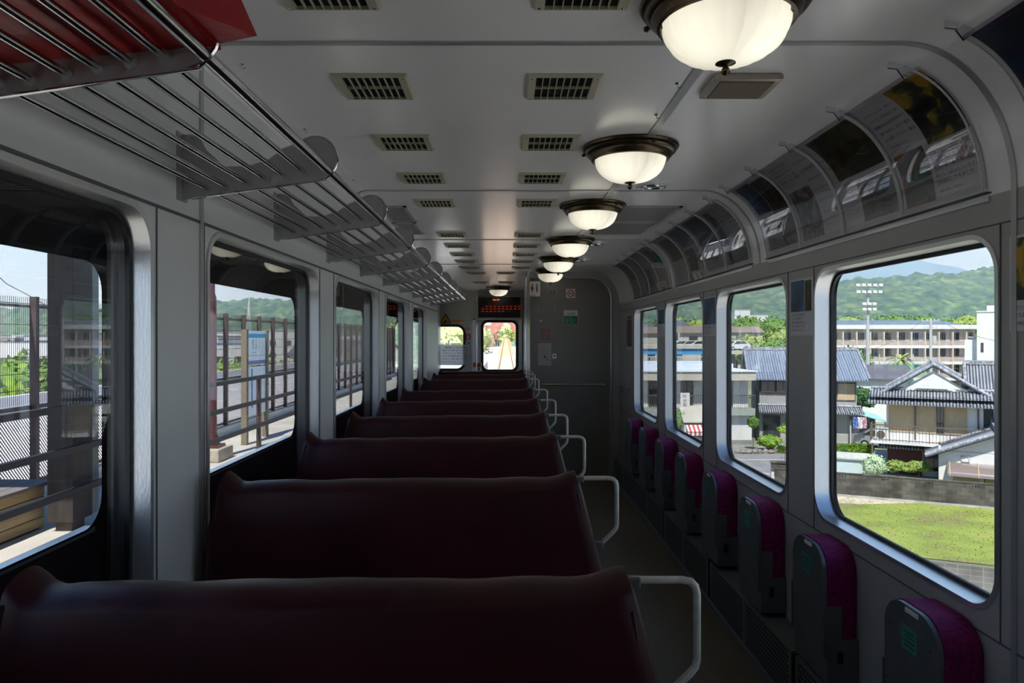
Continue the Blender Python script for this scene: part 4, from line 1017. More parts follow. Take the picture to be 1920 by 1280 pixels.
# retaining wall
m_block = pattern_mat('concrete_block', 'brick', (.17,.165,.15), (.27,.27,.25), 2.2, .9, (1,1,1), .3, .25, (0,.9,.45), .02, (pi/2,0,0))
def wall_local(name, label, cat, p, ang, L, h, th, mat, cap=None, kind=None):
    t = bpy.data.objects.new(name, None); COL.objects.link(t); t.location = p; t.rotation_euler = (0,0,ang)
    if kind: t['kind'] = kind
    else: tag(t, label, cat)
    mb = MB(); mb.box(0, L, 0, th, 0, h); mb.build('wall_body', mat, t, world=False)
    if cap: mb = MB(); mb.box(-.02, L+.02, -.03, th+.03, h, h+.08); mb.build('coping', cap, t, world=False)
    return t
ANG = math.atan2(TD.y, TD.x)
wall_local('retaining_wall', 'grey concrete block retaining wall below the lawn', 'wall', Vector(tp(-40, 0, GL-.1)), ANG, 140, 2.6, .35, m_block)
# lawn
m_lawn = ramp_mat('lawn_grass', [(.28,(.20,.15,.08)),(.40,(.17,.19,.045)),(.5,(.19,.24,.04)),(.62,(.23,.275,.05)),(.76,(.27,.23,.10))], .55, .95, detail=12, stretch=(1,1,1), bump=.6)
W0 = Vector((17.6, 38.1, 0)); WD = Vector((6.6, -3.1, 0)).normalized(); WN = Vector((-WD.y, WD.x, 0)); WANG = math.atan2(WD.y, WD.x)
def wp(u, v, z=0): q = W0+WD*u+WN*v; return (q.x, q.y, z)
mb = MB(); mb.add([tp(-3,.35,G+.03), tp(60,.35,G+.03), wp(60,0,G+.03), wp(4,0,G+.03), wp(1.2,-1.6,G+.03), wp(-2.0,-2.2,G+.03)], [(0,1,2,3,4,5)]); o = mb.build('lawn', m_lawn); o['kind'] = 'structure'
m_grass = M('grass_blades', (.24,.30,.05), .9, var=.25, vscale=2.)
mb = MB(); rnd = random.Random(5)
for _ in range(9000):
    u = rnd.uniform(-2, 26); v = rnd.random(); a = Vector(tp(u, .4)); b = Vector(wp(u*1.0+.8, -.15)); q = a+(b-a)*v; h = rnd.uniform(.02,.06); r = rnd.uniform(.015,.04); an = rnd.uniform(0, pi)
    dx, dy = r*cos(an), r*sin(an); q.z = G+.03
    mb.add([(q.x-dx, q.y-dy, q.z), (q.x+dx, q.y+dy, q.z), (q.x+rnd.uniform(-.05,.05), q.y+rnd.uniform(-.05,.05), q.z+h)], [(0,1,2)])
o = mb.build('grass', m_grass); o['kind'] = 'stuff'; tag(o, 'short bright green grass tufts on the lawn beyond the window', 'grass')
m_sand = M('sandy_path', (.48,.42,.32), .95, var=.2, vscale=1.5)
mb = MB(); mb.add([wp(-5,-1.0,G+.02), wp(-2,-2.3,G+.02), wp(1.2,-1.7,G+.02), wp(4.5,-.05,G+.02), wp(-3,0,G+.02)], [(0,1,2,3,4)]); o = mb.build('dirt_path', m_sand); o['kind'] = 'structure'
# road
m_road = M('asphalt', (.22,.22,.22), .9, var=.12, vscale=1.2); m_line = M('road_paint', (.62,.62,.6), .8)
mb = MB(); mb.add([(6,36,G+.015), (15.2,36,G+.015), (17.4,42,G+.015), (24.5,47.0,G+.015), (28,52,G+.015), (21.0,55.5,G+.015), (6,57.0,G+.015)], [(0,1,2,3,4,5,6)]); o = mb.build('road', m_road); o['kind'] = 'structure'
for k, (a, b) in enumerate((((9,41.5),(16.4,41.0)), ((8,44.6),(17.8,44.3)), ((8,49.5),(21,49.3)))):
    mb = MB(); mb.bar((a[0],a[1],G+.022), (b[0],b[1],G+.022), .14, .006); o = mb.build('trim_road_line', m_line); o['kind'] = 'structure'
# ---- block boundary wall with perforated top course
m_oldblock = pattern_mat('weathered_block_wall', 'brick', (.155,.145,.125), (.07,.065,.055), 1.0, .95, (2.5,1,5.0), .5, .45, (.5,1.0,1.0), .02, (pi/2,0,0))
t = thing('block_wall', 'weathered grey concrete block wall behind the lawn', 'wall', wp(-3.0,0,G), WANG)
mb = MB(); mb.box(0, 30, 0, .15, 0, 1.22); mb.build('wall_body', m_oldblock, t, world=False)
mb = MB(); mb.box(0, 30, -.04, .19, -.05, .14); mb.build('footing', M('grey_concrete', (.36,.35,.32), .9, var=.2, vscale=2), t, world=False)
mb = MB(); mb.box(-.02, 30, -.02, .17, 1.22, 1.28); mb.build('coping', m_oldblock, t, world=False)
for k in range(14):
    mb = MB(); x = 1.3+2.0*k
    for j in range(3): mb.tube([(x+.13*j, -.012, 1.10), (x+.13*j, .0, 1.10)], .035, 8)
    mb.build('openwork_block', m_dark, t, world=False)
# end pier with white sign
p = P(1465, 916, 40.0)
t = thing('gate_pier', 'block gate pier with a white plate at the corner of the road', 'pier', (p.x, p.y, G), WANG)
mb = MB(); mb.box(-.55,.45,-.2,.2,0,1.45); mb.build('pier_body', m_oldblock, t, world=False)
mb = MB(); mb.box(-.52,-.22,-.22,-.2,.45,.95); mb.build('plate', m_wht, t, world=False)
mb = MB(); mb.box(-.6,.5,-.25,.25,1.45,1.53); mb.build('cap', m_oldblock, t, world=False)

# ---- foliage
def leaf_mat(name, c1, c2, sc=1.2): return M(name, c1, .8, 0, .3, var=0, col2=c2, vscale=sc)
m_leafA = leaf_mat('leaf_mid_green', (.05,.13,.025), (.16,.28,.05)); m_leafB = leaf_mat('leaf_bright_green', (.12,.24,.03), (.28,.40,.06)); m_leafD = leaf_mat('leaf_dark_green', (.03,.085,.03), (.07,.16,.045)); m_leafY = leaf_mat('leaf_yellow_green', (.16,.24,.05), (.32,.38,.09))
m_bark = M('tree_bark', (.12,.09,.06), .9, var=.3, vscale=6)
def crown(mb, blobs, n, s, seed=0):
    r = random.Random(seed); tot = sum(b[3]**2 for b in blobs)
    for (x, y, z, R, sq) in blobs:
        mb.sphere((x, y, z), R*.86, 10, 7, .35, seed, (1,1,sq))
        for _ in range(int(n*R*R/tot)):
            u = r.uniform(-.6, 1); a = r.uniform(0, 2*pi); q = (1-u*u)**.5 if abs(u) < 1 else 0
            d = Vector((q*cos(a), q*sin(a), u)); rr_ = R*r.uniform(.8, 1.08)*(1+.3*noise.noise(d*2.5+Vector((seed,0,0))))
            c = Vector((x+d.x*rr_, y+d.y*rr_, z+d.z*rr_*sq))
            t1 = Vector((r.gauss(0,1), r.gauss(0,1), r.gauss(0,1))).normalized(); t2 = t1.cross(d+Vector((.01,.02,.03))).normalized(); k = s*r.uniform(.6,1.3)
            mb.add([c-t1*k, c+t2*k*.6, c+t1*k, c-t2*k*.6], [(0,1,2,3)])
def tree(name, lb, cat, base, h, R, mat, n=900, s=.22, seed=1, group=None, nb=6, sq=.75, trunk=True):
    t = thing(name, lb, cat, base, 0, group); r = random.Random(seed)
    bl = [(0, 0, h-R*sq, R, sq)]
    for k in range(nb):
        a = 2*pi*k/nb+r.uniform(-.4,.4); q = R*r.uniform(.45,.75)
        bl.append((q*cos(a), q*sin(a), h-R*sq-R*r.uniform(-.2,.5), R*r.uniform(.4,.62), sq))
    mb = MB(); crown(mb, bl, n, s, seed); mb.build('foliage', mat, t, world=False)
    if trunk: mb = MB(); mb.tube([(0,0,0), (.05*R,0,h*.4), (0,.05*R,h*.75)], [R*.09, R*.06, R*.03], 8); mb.build('trunk', m_bark, t, smooth=True, world=False)
    return t
# ---- house builder ------------------------------------------------
m_plaster = M('white_plaster', (.64,.64,.62), .85, var=.05, vscale=.8); m_cream = M('cream_render', (.48,.45,.38), .85, var=.06, vscale=.8); m_dkwin = M('dark_window_glass', (.03,.035,.04), .08, 0, .8); m_wframe = M('window_frame_dark', (.10,.08,.06), .5); m_lframe = M('window_frame_light', (.45,.45,.43), .5)
m_tile = pattern_mat('grey_roof_tile', 'X', (.055,.06,.075), (.34,.36,.40), 1.9, .35, (1,1,1), .8, .2, None, .05)
m_tileY = pattern_mat('grey_roof_tile_side', 'Y', (.055,.06,.075), (.34,.36,.40), 1.9, .35, (1,1,1), .8, .2, None, .05)
m_tilecap = M('roof_ridge_tile', (.27,.28,.31), .4, var=.5, vscale=7.); m_bluetile = pattern_mat('blue_grey_roof_tile', 'X', (.12,.15,.20), (.25,.30,.38), 1.6, .4, (1,1,1), .5, .1, None, .03)
m_wood = pattern_mat('dark_timber', 'X', (.06,.04,.03), (.11,.07,.05), 3, .8, (1,1,1), .2, .2); m_tan = M('tan_shutter', (.48,.37,.22), .7, var=.08, vscale=2); m_rail = M('painted_rail_brown', (.13,.10,.08), .5)
def tile_rows(mb, a0, a1, b0, b1, r=.06, n=None, ends=True):
    """rolls of round cover tiles running from the ridge line a0-a1 down to the eave line b0-b1"""
    a0, a1, b0, b1 = map(Vector, (a0, a1, b0, b1)); L = max((b1-b0).length, (a1-a0).length); n = n or max(2, int(L/.30))
    for k in range(n+1):
        t = k/n; p, q = a0.lerp(a1, t), b0.lerp(b1, t)
        if (p-q).length < .15: continue
        mb.tube([p, q], r, 6)
def roof_slope(mb, a0, a1, b0, b1, th=.10):
    q = [Vector(v) for v in (a0, a1, b1, b0)]; mb.prism(q, (0,0,0), (0,0,-th))
def gable_roof(t, x0, x1, y0, y1, ze, zr, axis='y', ov=.45, rolls=True, cap=True, mat=None, name='roof'):
    mat = mat or m_tile
    mb = MB(); mr_ = MB(); mc = MB()
    if axis == 'y':
        xm_ = (x0+x1)/2; A = [(xm_, y0-ov, zr), (xm_, y1+ov, zr)]
        sl = (zr-ze)/((x1-x0)/2)
        for s, xe in ((-1, x0-ov), (1, x1+ov)):
            e0, e1 = (xe, y0-ov, ze-ov*sl), (xe, y1+ov, ze-ov*sl)
            roof_slope(mb, A[0], A[1], e0, e1)
            if rolls: tile_rows(mr_, A[0], A[1], e0, e1)
            if cap:
                for yy in (y0-ov, y1+ov): mc.tube([(xm_, yy, zr+.08), (xe, yy, ze-ov*sl+.08)], .10, 8)
        if cap: mc.box(xm_-.13, xm_+.13, y0-ov-.05, y1+ov+.05, zr, zr+.26)
    else:
        ym = (y0+y1)/2; A = [(x0-ov, ym, zr), (x1+ov, ym, zr)]; sl = (zr-ze)/((y1-y0)/2)
        for s, ye in ((-1, y0-ov), (1, y1+ov)):
            e0, e1 = (x0-ov, ye, ze-ov*sl), (x1+ov, ye, ze-ov*sl)
            roof_slope(mb, A[0], A[1], e0, e1)
            if rolls: tile_rows(mr_, A[0], A[1], e0, e1)
            if cap:
                for xx in (x0-ov, x1+ov): mc.tube([(xx, ym, zr+.08), (xx, ye, ze-ov*sl+.08)], .10, 8)
        if cap: mc.box(x0-ov-.05, x1+ov+.05, ym-.13, ym+.13, zr, zr+.26)
    r = mb.build(name, mat, t, world=False)
    if rolls: mr_.build('tile_rolls', mat, r, world=False, smooth=True)
    if cap: mc.build('ridge_tiles', m_tilecap, r, world=False)
    return r
def gable_wall(mb, x0, x1, y, ze, zr, th=.15): mb.prism([(x0, y, ze), (x1, y, ze), ((x0+x1)/2, y, zr)], (0,0,0), (0,th,0))
def pent(t, x0, x1, y, z0, dz, dep, n='pent_roof', mat=None, capy=True):
    mb = MB(); roof_slope(mb, (x0, y, z0), (x1, y, z0), (x0-.1, y-dep, z0-dz), (x1+.1, y-dep, z0-dz)); r = mb.build(n, mat or m_tile, t, world=False)
    mr_ = MB(); tile_rows(mr_, (x0, y, z0), (x1, y, z0), (x0-.1, y-dep, z0-dz), (x1+.1, y-dep, z0-dz), .055); mr_.build('tile_rolls', mat or m_tile, r, world=False, smooth=True)
    mc = MB(); mc.tube([(x0-.1, y-.02, z0+.05), (x1+.1, y-.02, z0+.05)], .09, 8); mc.build('ridge_tiles', m_tilecap, r, world=False); return r
def win(t, x0, x1, z0, z1, y, fr=None, gl=None, mull=1, name='window'):
    fr = fr or m_wframe; mb = MB(); w_ = .05
    for a, b, c, d in ((x0,x1,z0,z0+w_),(x0,x1,z1-w_,z1),(x0,x0+w_,z0,z1),(x1-w_,x1,z0,z1)): mb.box(a, b, y-.06, y, c, d)
    for k in range(1, mull+1): xx = x0+(x1-x0)*k/(mull+1); mb.box(xx-.025, xx+.025, y-.06, y, z0, z1)
    f = mb.build(name, fr, t, world=False); mb = MB(); mb.box(x0+.02, x1-.02, y-.02, y-.005, z0+.02, z1-.02); mb.build('pane', gl or m_dkwin, f, world=False)
def winx(t, y0, y1, z0, z1, x, fr=None):
    mb = MB(); mb.box(x-.05, x, y0, y1, z0, z1); f = mb.build('window', fr or m_wframe, t, world=False); mb = MB(); mb.box(x-.06, x-.05, y0+.06, y1-.06, z0+.06, z1-.06); mb.build('pane', m_dkwin, f, world=False)
def balcony(t, x0, x1, y0, y1, z, h=1.0, step=.17, mat=None, slab=None):
    mb = MB(); mb.box(x0, x1, y0, y1, z-.16, z); b = mb.build('balcony', slab or m_plaster, t, world=False); mb = MB(); mm = mat or m_rail
    for xa, xb, ya, yb in ((x0,x1,y0+.03,y0+.03),(x0+.03,x0+.03,y0,y1),(x1-.03,x1-.03,y0,y1)):
        mb.bar((xa,ya,z+h), (xb,yb,z+h), .06); mb.bar((xa,ya,z+.1), (xb,yb,z+.1), .04)
        L = math.hypot(xb-xa, yb-ya); n = int(L/step)
        for k in range(n+1): mb.bar((xa+(xb-xa)*k/n, ya+(yb-ya)*k/n, z), (xa+(xb-xa)*k/n, ya+(yb-ya)*k/n, z+h), .022 if k % 6 else .05)
    mb.build('railing', mm, b, world=False)
# ================= main tiled house seen through the large right window
HB = P(1662, 890, 44.0); t = thing('tiled_house', 'two-storey white house with grey tiled gable roof and balcony beyond the lawn', 'house', (HB.x, HB.y, G), radians(-31))
W, D = 5.0, 7.5
mb = MB(); mb.box(0, W, 0, D, 2.2, 5.0); gable_wall(mb, .1, W-.1, .0, 4.9, 6.5); mb.box(.0, W, .8, D, 0, 2.3); mb.build('wall', m_plaster, t, world=False)
mb = MB(); mb.box(.02, 1.9, .72, .80, 0, 2.1); mb.build('maroon_panel', M('maroon_cladding', (.12,.035,.04), .7), t, world=False)
win(t, 2.0, 3.6, .35, 1.9, .78, mull=2)
win(t, .12, 1.62, 2.75, 4.45, 0, m_tan, m_tan, 0, 'shutter'); win(t, 1.68, 2.62, 2.75, 4.45, 0, m_tan, m_tan, 0, 'shutter'); win(t, 2.66, 3.05, 2.75, 4.45, 0, m_wframe); win(t, 3.06, 4.2, 2.75, 4.45, 0, m_tan, m_tan, 0, 'shutter')
balcony(t, -.8, W+.05, -1.3, 0, 2.25, .98, .17)
mb = MB(); 
for x in (-.7, W-.1): mb.tube([(x, -1.2, 0), (x, -1.2, 2.1)], .05, 8)
mb.build('balcony_post', m_rail, t, world=False)
mb = MB(); mb.tube([(W-.25,-.05,5.0),(W-.25,-.07,2.2),(W-.25,.7,2.0),(W-.25,.7,0)], .045, 6); mb.tube([(1.6,-.05,4.6),(1.55,-.1,4.4),(1.55,-.1,2.3)], .04, 6); mb.build('downpipe', m_rail, t, world=False)
gable_roof(t, -.25, W+.25, .05, D, 5.05, 6.85, 'y', .35, mat=m_tileY)
pent(t, -.75, W+.75, .12, 5.35, .38, .95, 'upper_pent_roof'); pent(t, -.85, W+.85, .05, 4.95, .40, 1.05, 'lower_pent_roof'); pent(t, -.3, W-.3, .8, 2.25, .45, 1.2, 'porch_roof')
r = thing('x', '', '') if False else None
mb = MB(); mb.prism([(1.1,-.30,5.45),(W-1.1,-.30,5.45),(W/2,-.30,6.35)], (0,0,0), (0,.05,0)); mb.build('gable_panel', m_plaster, t, world=False)
# cross wing running right
gable_roof(t, W-.4, W+8, 1.6, 7.2, 4.9, 6.8, 'x', .4, name='wing_roof')
mb = MB(); mb.box(W-.2, W+7.5, 2.0, 7.0, 0, 4.9); mb.build('wing_wall', m_plaster, t, world=False)
mb = MB(); roof_slope(mb, (W+.7, 1.9, 4.9), (W+6, 1.9, 4.9), (W+.2, -1.4, 2.75), (W+6, -1.4, 2.75)); rr1 = mb.build('steep_roof', m_tile, t, world=False); mb = MB(); tile_rows(mb, (W+.7, 1.9, 4.9), (W+6, 1.9, 4.9), (W+.2, -1.4, 2.75), (W+6, -1.4, 2.75)); mb.build('tile_rolls', m_tile, rr1, world=False, smooth=True)
mb = MB(); mb.box(W+.5, W+6, -1.0, 2, 0, 2.8); mb.build('lean_to_wall', m_plaster, t, world=False)
mb = MB(); mb.box(1.9*0-.55, .15, -1.12, -.70, 2.27, 3.0); ac = mb.build('air_conditioner', m_white, t, world=False)
mb = MB(); mb.tube([(-.25,-1.14,2.62),(-.25,-1.125,2.62)], .24, 16); mb.tube([(-.25,-1.15,2.62),(-.25,-1.14,2.62)], .06, 10); mb.build('fan_grille', m_rail, ac, world=False)
# low annex in front right
HB2 = P(1772, 893, 39.5); t = thing('annex_house', 'low white annex with small tiled gable and brown curved awning', 'house', (HB2.x, HB2.y, G), radians(-31))
mb = MB(); mb.box(-.3, 6, 0, 4, 0, 2.25); gable_wall(mb, -.3, 5.2, 0, 2.2, 3.35); mb.build('wall', m_plaster, t, world=False)
gable_roof(t, -.45, 5.35, 0, 4, 2.1, 3.35, 'y', .5, mat=m_tileY)
mb = MB(); mb.prism([(.1, -.05-.0, 1.62)]+[(.1, -1.3+1.25*(1-cos(a)), 1.05+.57*sin(a)) for a in [radians(90*k/8) for k in range(8,-1,-1)]], (0,0,0), (5.5,0,0)); aw = mb.build('curved_awning', M('smoked_acrylic', (.20,.16,.14), .15, 0, .8, coat=.6), t, smooth=True, world=False)
mb = MB(); 
for k in range(5): mb.tube([(.2+1.3*k, -1.33+1.27*(1-cos(a)), 1.05+.6*sin(a)) for a in [radians(90*j/8) for j in range(9)]], .025, 6)
mb.build('awning_rib', m_tan, aw, world=False)
mb = MB(); 
for x in (.3, 2.9, 5.3): mb.box(x-.03, x+.03, -1.3, -1.24, 0, 1.05)
mb.build('awning_post', m_rail, t, world=False)
win(t, .35, 1.6, .05, 1.0, -.01, m_lframe, m_tan, 1, 'door_panel'); win(t, 1.8, 4.5, .3, 1.1, -.01, m_wframe, m_tan, 3, 'lattice_screen'); win(t, .75, 1.15, 1.68, 2.0, -.01, m_lframe, m_plaster, 0, 'vent')
# ================= second tiled house (behind pillar, between the two windows)
HC2 = P(1424, 828, 58.0); t = thing('tiled_house', 'two-storey house with blue-grey tiled roof seen in the second window', 'house', (HC2.x, HC2.y, G), radians(-14))
W, D = 7.3, 7.0
mb = MB(); mb.box(0, W, 0, D, 0, 5.4); mb.box(0, W-.0, 0, D, 0, 5.5); mb.prism([(W, 0, 5.4), (W, D, 5.4), (W, D/2, 7.3)], (0,0,0), (-.15,0,0)); mb.prism([(.15, 0, 5.4), (.15, D, 5.4), (.15, D/2, 7.3)], (0,0,0), (-.15,0,0)); mb.build('wall', m_plaster, t, world=False)
gable_roof(t, -.2, W+.1, 0, D, 5.55, 7.45, 'x', .7, mat=m_bluetile)
mb = MB(); mb.box(-.02, W-2.2, -.10, 0, 4.0, 5.05); mb.build('timber_band', m_wood, t, world=False)
for k in range(5): win(t, .1+1.18*k, 1.18+1.18*k, 4.05, 5.0, -.10, mull=1)
mb = MB(); mb.box(0, W, -.05, 0, 5.1, 5.5); mb.build('eave_board', m_wood, t, world=False)
pent(t, 0, W+.2, 0, 3.0, .42, 1.0)
win(t, .25, 1.6, .1, 2.2, -.01, mull=1); win(t, 2.0, 4.1, .9, 2.1, -.01, mull=1); win(t, 6.8, 8.3, .1, 2.2, -.01, m_wframe, M('grey_shutter', (.20,.20,.21), .6), 1, 'shutter')
mb = MB(); mb.tube([(4.4,-.06,5.2),(4.4,-.06,.2)], .045, 6); mb.build('downpipe', m_rail, t, world=False)
win(t, W-1.5, W-.1, 3.5, 4.9, -.01, m_wframe, m_tan, 0, 'shutter')
# ================= flat roofed white building with long parapet
FB = P(1150, 834, 56.0); t = thing('flat_roof_building', 'long flat-roofed white building with balcony seen through the second and third right windows', 'building', (FB.x, FB.y, G), 0)
W = P(1417,0,56).x-FB.x; zt_ = 8.5-(697-VY)/F*56+0; zr = 8.5-(687-VY)/F*56
zb2 = 8.5-(713-VY)/F*56
mb = MB(); mb.box(0, W-.2, 1.2, 11, 0, zb2); mb.build('wall', m_plaster, t, world=False)
mb = MB(); mb.box(-.2, W, 0, 12, zb2, zt_); mb.build('fascia', m_cream, t, world=False)
mb = MB(); mb.box(-.3, W+.1, -.1, 12, zt_, zt_+.08); mb.box(.2, W-.5, 4, 11.5, zt_+.08, zt_+.5); mb.build('flat_roof', M('pale_roof', (.60,.66,.72), .6), t, world=False)
zf = 8.5-(766-VY)/F*56; zf2 = 8.5-(779-VY)/F*56
mb = MB(); mb.box(0, W, .1, 1.4, zf2, zf); mb.build('balcony_slab', M('grey_green_render', (.30,.34,.31), .8), t, world=False)
mb = MB(); n = int(W/.16)
for k in range(n+1): mb.bar((W*k/n, .15, zf), (W*k/n, .15, zf+1.05), .03)
mb.bar((0,.15,zf+1.05), (W,.15,zf+1.05), .07); mb.build('railing', m_rail, t, world=False)
for x0, x1 in ((1.0,2.2),(3.0,3.8),(5.6,6.6),(8.6,9.8)): win(t, x0, x1, zf+.1, zf+2.2, 1.19, mull=1)
mb = MB(); mb.box(W-3.2, W-.1, .6, 1.3, 0, zf2); mb.box(W-4.5, W-3.2, 1.0, 1.3, 0, zf2); mb.build('ground_floor_wall', m_plaster, t, world=False)
win(t, W-4.6, W-3.4, .1, 1.9, .99, mull=0); 
mb = MB(); mb.box(W-3.3, W-.1, .55, 1.3, 0, .35); mb.build('plinth', m_road, t, world=False)
mb = MB(); mb.box(W-2.0, W-1.75, .5, .6, 1.7, 2.3); mb.build('meter_box', m_wframe, t, world=False)
# ---- shop front with red striped awning, vertical white sign, red railings
sb = P(1283, 838, 47.0); t = thing('shop_kiosk', 'small roadside shop with red and white striped awning in the third window', 'kiosk', (sb.x, sb.y, G), 0)
mb = MB(); mb.box(0, 2.3, 0, 2, 0, 2.75); mb.build('wall', m_plaster, t, world=False); mb = MB(); mb.prism([(-.1,-.1,2.95),(2.4,-.1,2.95),(2.2,2.2,3.8),(.2,2.2,3.8)], (0,0,0), (0,0,-.08)); mb.build('roof', m_cream, t, world=False)
m_rs = pattern_mat('red_white_stripe', 'X', (.55,.06,.05), (.75,.72,.7), 1.1, .7, (1,1,1), 0, .02)
mb = MB(); mb.prism([(.1,0,2.75),(2.3,0,2.75),(2.3,-.6,2.35),(.1,-.6,2.35)], (0,0,0), (0,0,-.04)); mb.box(.1,2.3,-.6,-.58,2.1,2.35); mb.build('striped_awning', m_rs, t, world=False)
win(t, .3, 1.9, .6, 1.95, -.01, M('blue_frame', (.06,.14,.34), .5), m_lframe, 0, 'vending_display'); mb = MB(); mb.box(2.0,2.2,-.3,-.1,0,2.3); mb.build('red_pillar', m_redp, t, world=False)
q = P(1284, 775, 49.0); t = thing('vertical_sign', 'tall white vertical shop sign with black characters above the striped awning', 'sign', (q.x, q.y, G+2.5)); mb = MB(); mb.box(q.x-.32, q.x+.32, q.y-.08, q.y, G+2.7, G+2.7+2.0); mb.build('sign_board', m_wht, t)
mb = MB()
for k, s in enumerate('中村駅前観光'): put_text(mb, s, plane_fn((q.x-.13, q.y-.085, G+4.35-.30*k), (1,0,0), (0,0,1)), h=.24, w=.26)
mb.build('lettering', m_ink, t); mb = MB(); mb.box(q.x-.05, q.x+.05, q.y, q.y+.1, G, G+2.8); mb.build('post', m_lframe, t)
for k, (px, lean) in enumerate(((1272,-.5),(1296,.5))):
    q = P(px, 800, 48.2); t = thing('red_stair_rail', 'red sloping rail %s of the white vertical sign' % ('left' if k == 0 else 'right'), 'railing', (q.x, q.y, G+1.5)); mb = MB(); mb.bar((q.x-.1, q.y, G+3.5-.9*k), (q.x+.35, q.y, G+2.3), .07); mb.bar((q.x-.1, q.y, G+2.6-.2*k), (q.x+.35, q.y, G+1.8), .05); mb.bar((q.x+.32, q.y, G), (q.x+.32, q.y, G+2.4), .05); mb.build('rail', m_redp, t)
# ---- blue girder, rail, grey sheds, parked cars beyond
m_bg = M('blue_girder_paint', (.06,.30,.62), .5); a = P(1150, 668, 88); b = P(1350, 655, 88)
t = thing('blue_girder', 'long blue girder of an elevated road crossing the farthest windows', 'bridge', (a.x, 88, G)); mb = MB(); mb.box(a.x, b.x, 88, 90, a.z+.25, b.z+.1); mb.build('girder', m_bg, t); mb = MB(); mb.box(a.x, b.x, 87.8, 96, b.z+.1, b.z+.55); mb.build('deck', m_cream, t); mb = MB()
for k in range(4): mb.box(a.x+1.2+3.4*k, a.x+1.8+3.4*k, 88.2, 89.8, G, a.z+.3)
mb.build('pier', m_road, t)
a = P(1160, 679, 70); b = P(1368, 675, 70); t = thing('white_fence', 'low white picket fence behind the flat-roofed building', 'fence', (a.x, 70, G)); mb = MB(); z = a.z
mb.bar((a.x,70,z+.55), (b.x,70,z+.55), .08); mb.bar((a.x,70,z), (b.x,70,z), .06)
for k in range(46): mb.bar((a.x+(b.x-a.x)*k/45,70,z-.1), (a.x+(b.x-a.x)*k/45,70,z+.55), .05)
mb.build('pickets', m_wht, t); mb = MB(); 
for k in range(6): mb.box(a.x+(b.x-a.x)*k/5-.06, a.x+(b.x-a.x)*k/5+.06, 69.95, 70.05, G, z+.1)
mb.build('post', m_wht, t)
def small_house(lb, px, py, Y, w_, h_, rz, wall, roof, grp='distant town buildings', d=None, flat=False, base=None, name='town_house'):
    p = P(px, py, Y); t = thing(name, lb, 'house', p if base is None else (p.x, p.y, base), rz, grp); d = d or w_*.8
    zt = h_
    mb = MB(); mb.box(-w_/2, w_/2, 0, d, -4, zt*(1 if flat else .72))
    if not flat: mb.prism([(-w_/2,0,zt*.72),(-w_/2,d,zt*.72),(-w_/2,d/2,zt*.97)], (0,0,0), (.1,0,0)); mb.prism([(w_/2,0,zt*.72),(w_/2,d,zt*.72),(w_/2,d/2,zt*.97)], (0,0,0), (-.1,0,0))
    mb.build('wall', wall, t, world=False)
    mb = MB()
    if flat: mb.box(-w_/2-.1, w_/2+.1, -.1, d+.1, zt, zt+.25)
    else:
        for s in (0, 1):
            ye = -.4 if s == 0 else d+.4; q = [(-w_/2-.4, ye, zt*.68), (w_/2+.4, ye, zt*.68), (w_/2+.4, d/2, zt), (-w_/2-.4, d/2, zt)]; mb.prism(q, (0,0,0), (0,0,.15))
    mb.build('roof', roof, t, world=False)
    n = max(1, int(w_/3)); fl = max(1, int(zt/3.2))
    for f_ in range(fl):
        for k in range(n):
            x = -w_/2+w_*(k+.5)/n; z = .8+f_*2.9
            if z+1.2 > zt*(1 if flat else .72): continue
            mb = MB(); mb.box(x-.7, x+.7, -.04, 0, z, z+1.2); mb.build('window', m_dkwin, t, world=False)
    return t
m_rf = [M('roof_dark', (.10,.10,.12), .6), M('roof_brownish', (.20,.16,.13), .7), M('roof_blue', (.12,.20,.32), .6), M('roof_pale', (.42,.44,.46), .6)]
# ---- school
sc = P(1530, 707, 128.0); t = thing('school_building', 'long three-storey cream school with balconies and dark solar roof', 'building', (sc.x, sc.y, G-.3), radians(-2)); W = P(1832,0,128).x-sc.x; D = 12
H = (707-612)/F*128+.3+ (G-G); z0s = sc.z-(G-.3)
fl = [z0s+.0, z0s+2.9, z0s+5.8]; top = z0s+8.7
mb = MB(); mb.box(0, W, 1.6, D, 0, top); mb.build('wall', M('school_cream', (.50,.43,.36), .85), t, world=False)
mb = MB(); mb.box(-.4, W+.4, .4, D+.4, top, top+.75); mb.build('cornice', m_plaster, t, world=False)
mb = MB(); mb.prism([(1,1.2,top+.75),(W-2,1.2,top+.75),(W-4,D/2,top+1.7),(3,D/2,top+1.7)], (0,0,0), (0,0,-.1)); mb.box(3, W-4, D/2, D/2+.3, top+.7, top+1.7); mb.build('solar_roof', M('solar_panels', (.10,.13,.18), .25, 0, .8), t, world=False)
for i, z in enumerate(fl):
    mb = MB(); mb.box(0, W, 0, 1.7, z-.55, z-.05); sl_ = mb.build('balcony_slab', m_plaster, t, world=False)
    mb = MB(); mb.box(0, W, .02, .07, z+.0, z+.75); mb.build('balcony_screen', M('mesh_balcony_screen', (.40,.33,.29), .8), sl_, world=False)
    mb = MB()
    for k in range(13): mb.box(W*k/12-.12, W*k/12+.12, .0, .5, z-.1, z+2.4)
    mb.build('balcony_pier', M('school_pier', (.55,.46,.38), .8), t, world=False)
    for k in range(12):
        x = W*(k+.5)/12; win(t, x-.85, x+.85, z+.85, z+2.3, 1.58, m_lframe, mull=1 if k % 3 else 3)
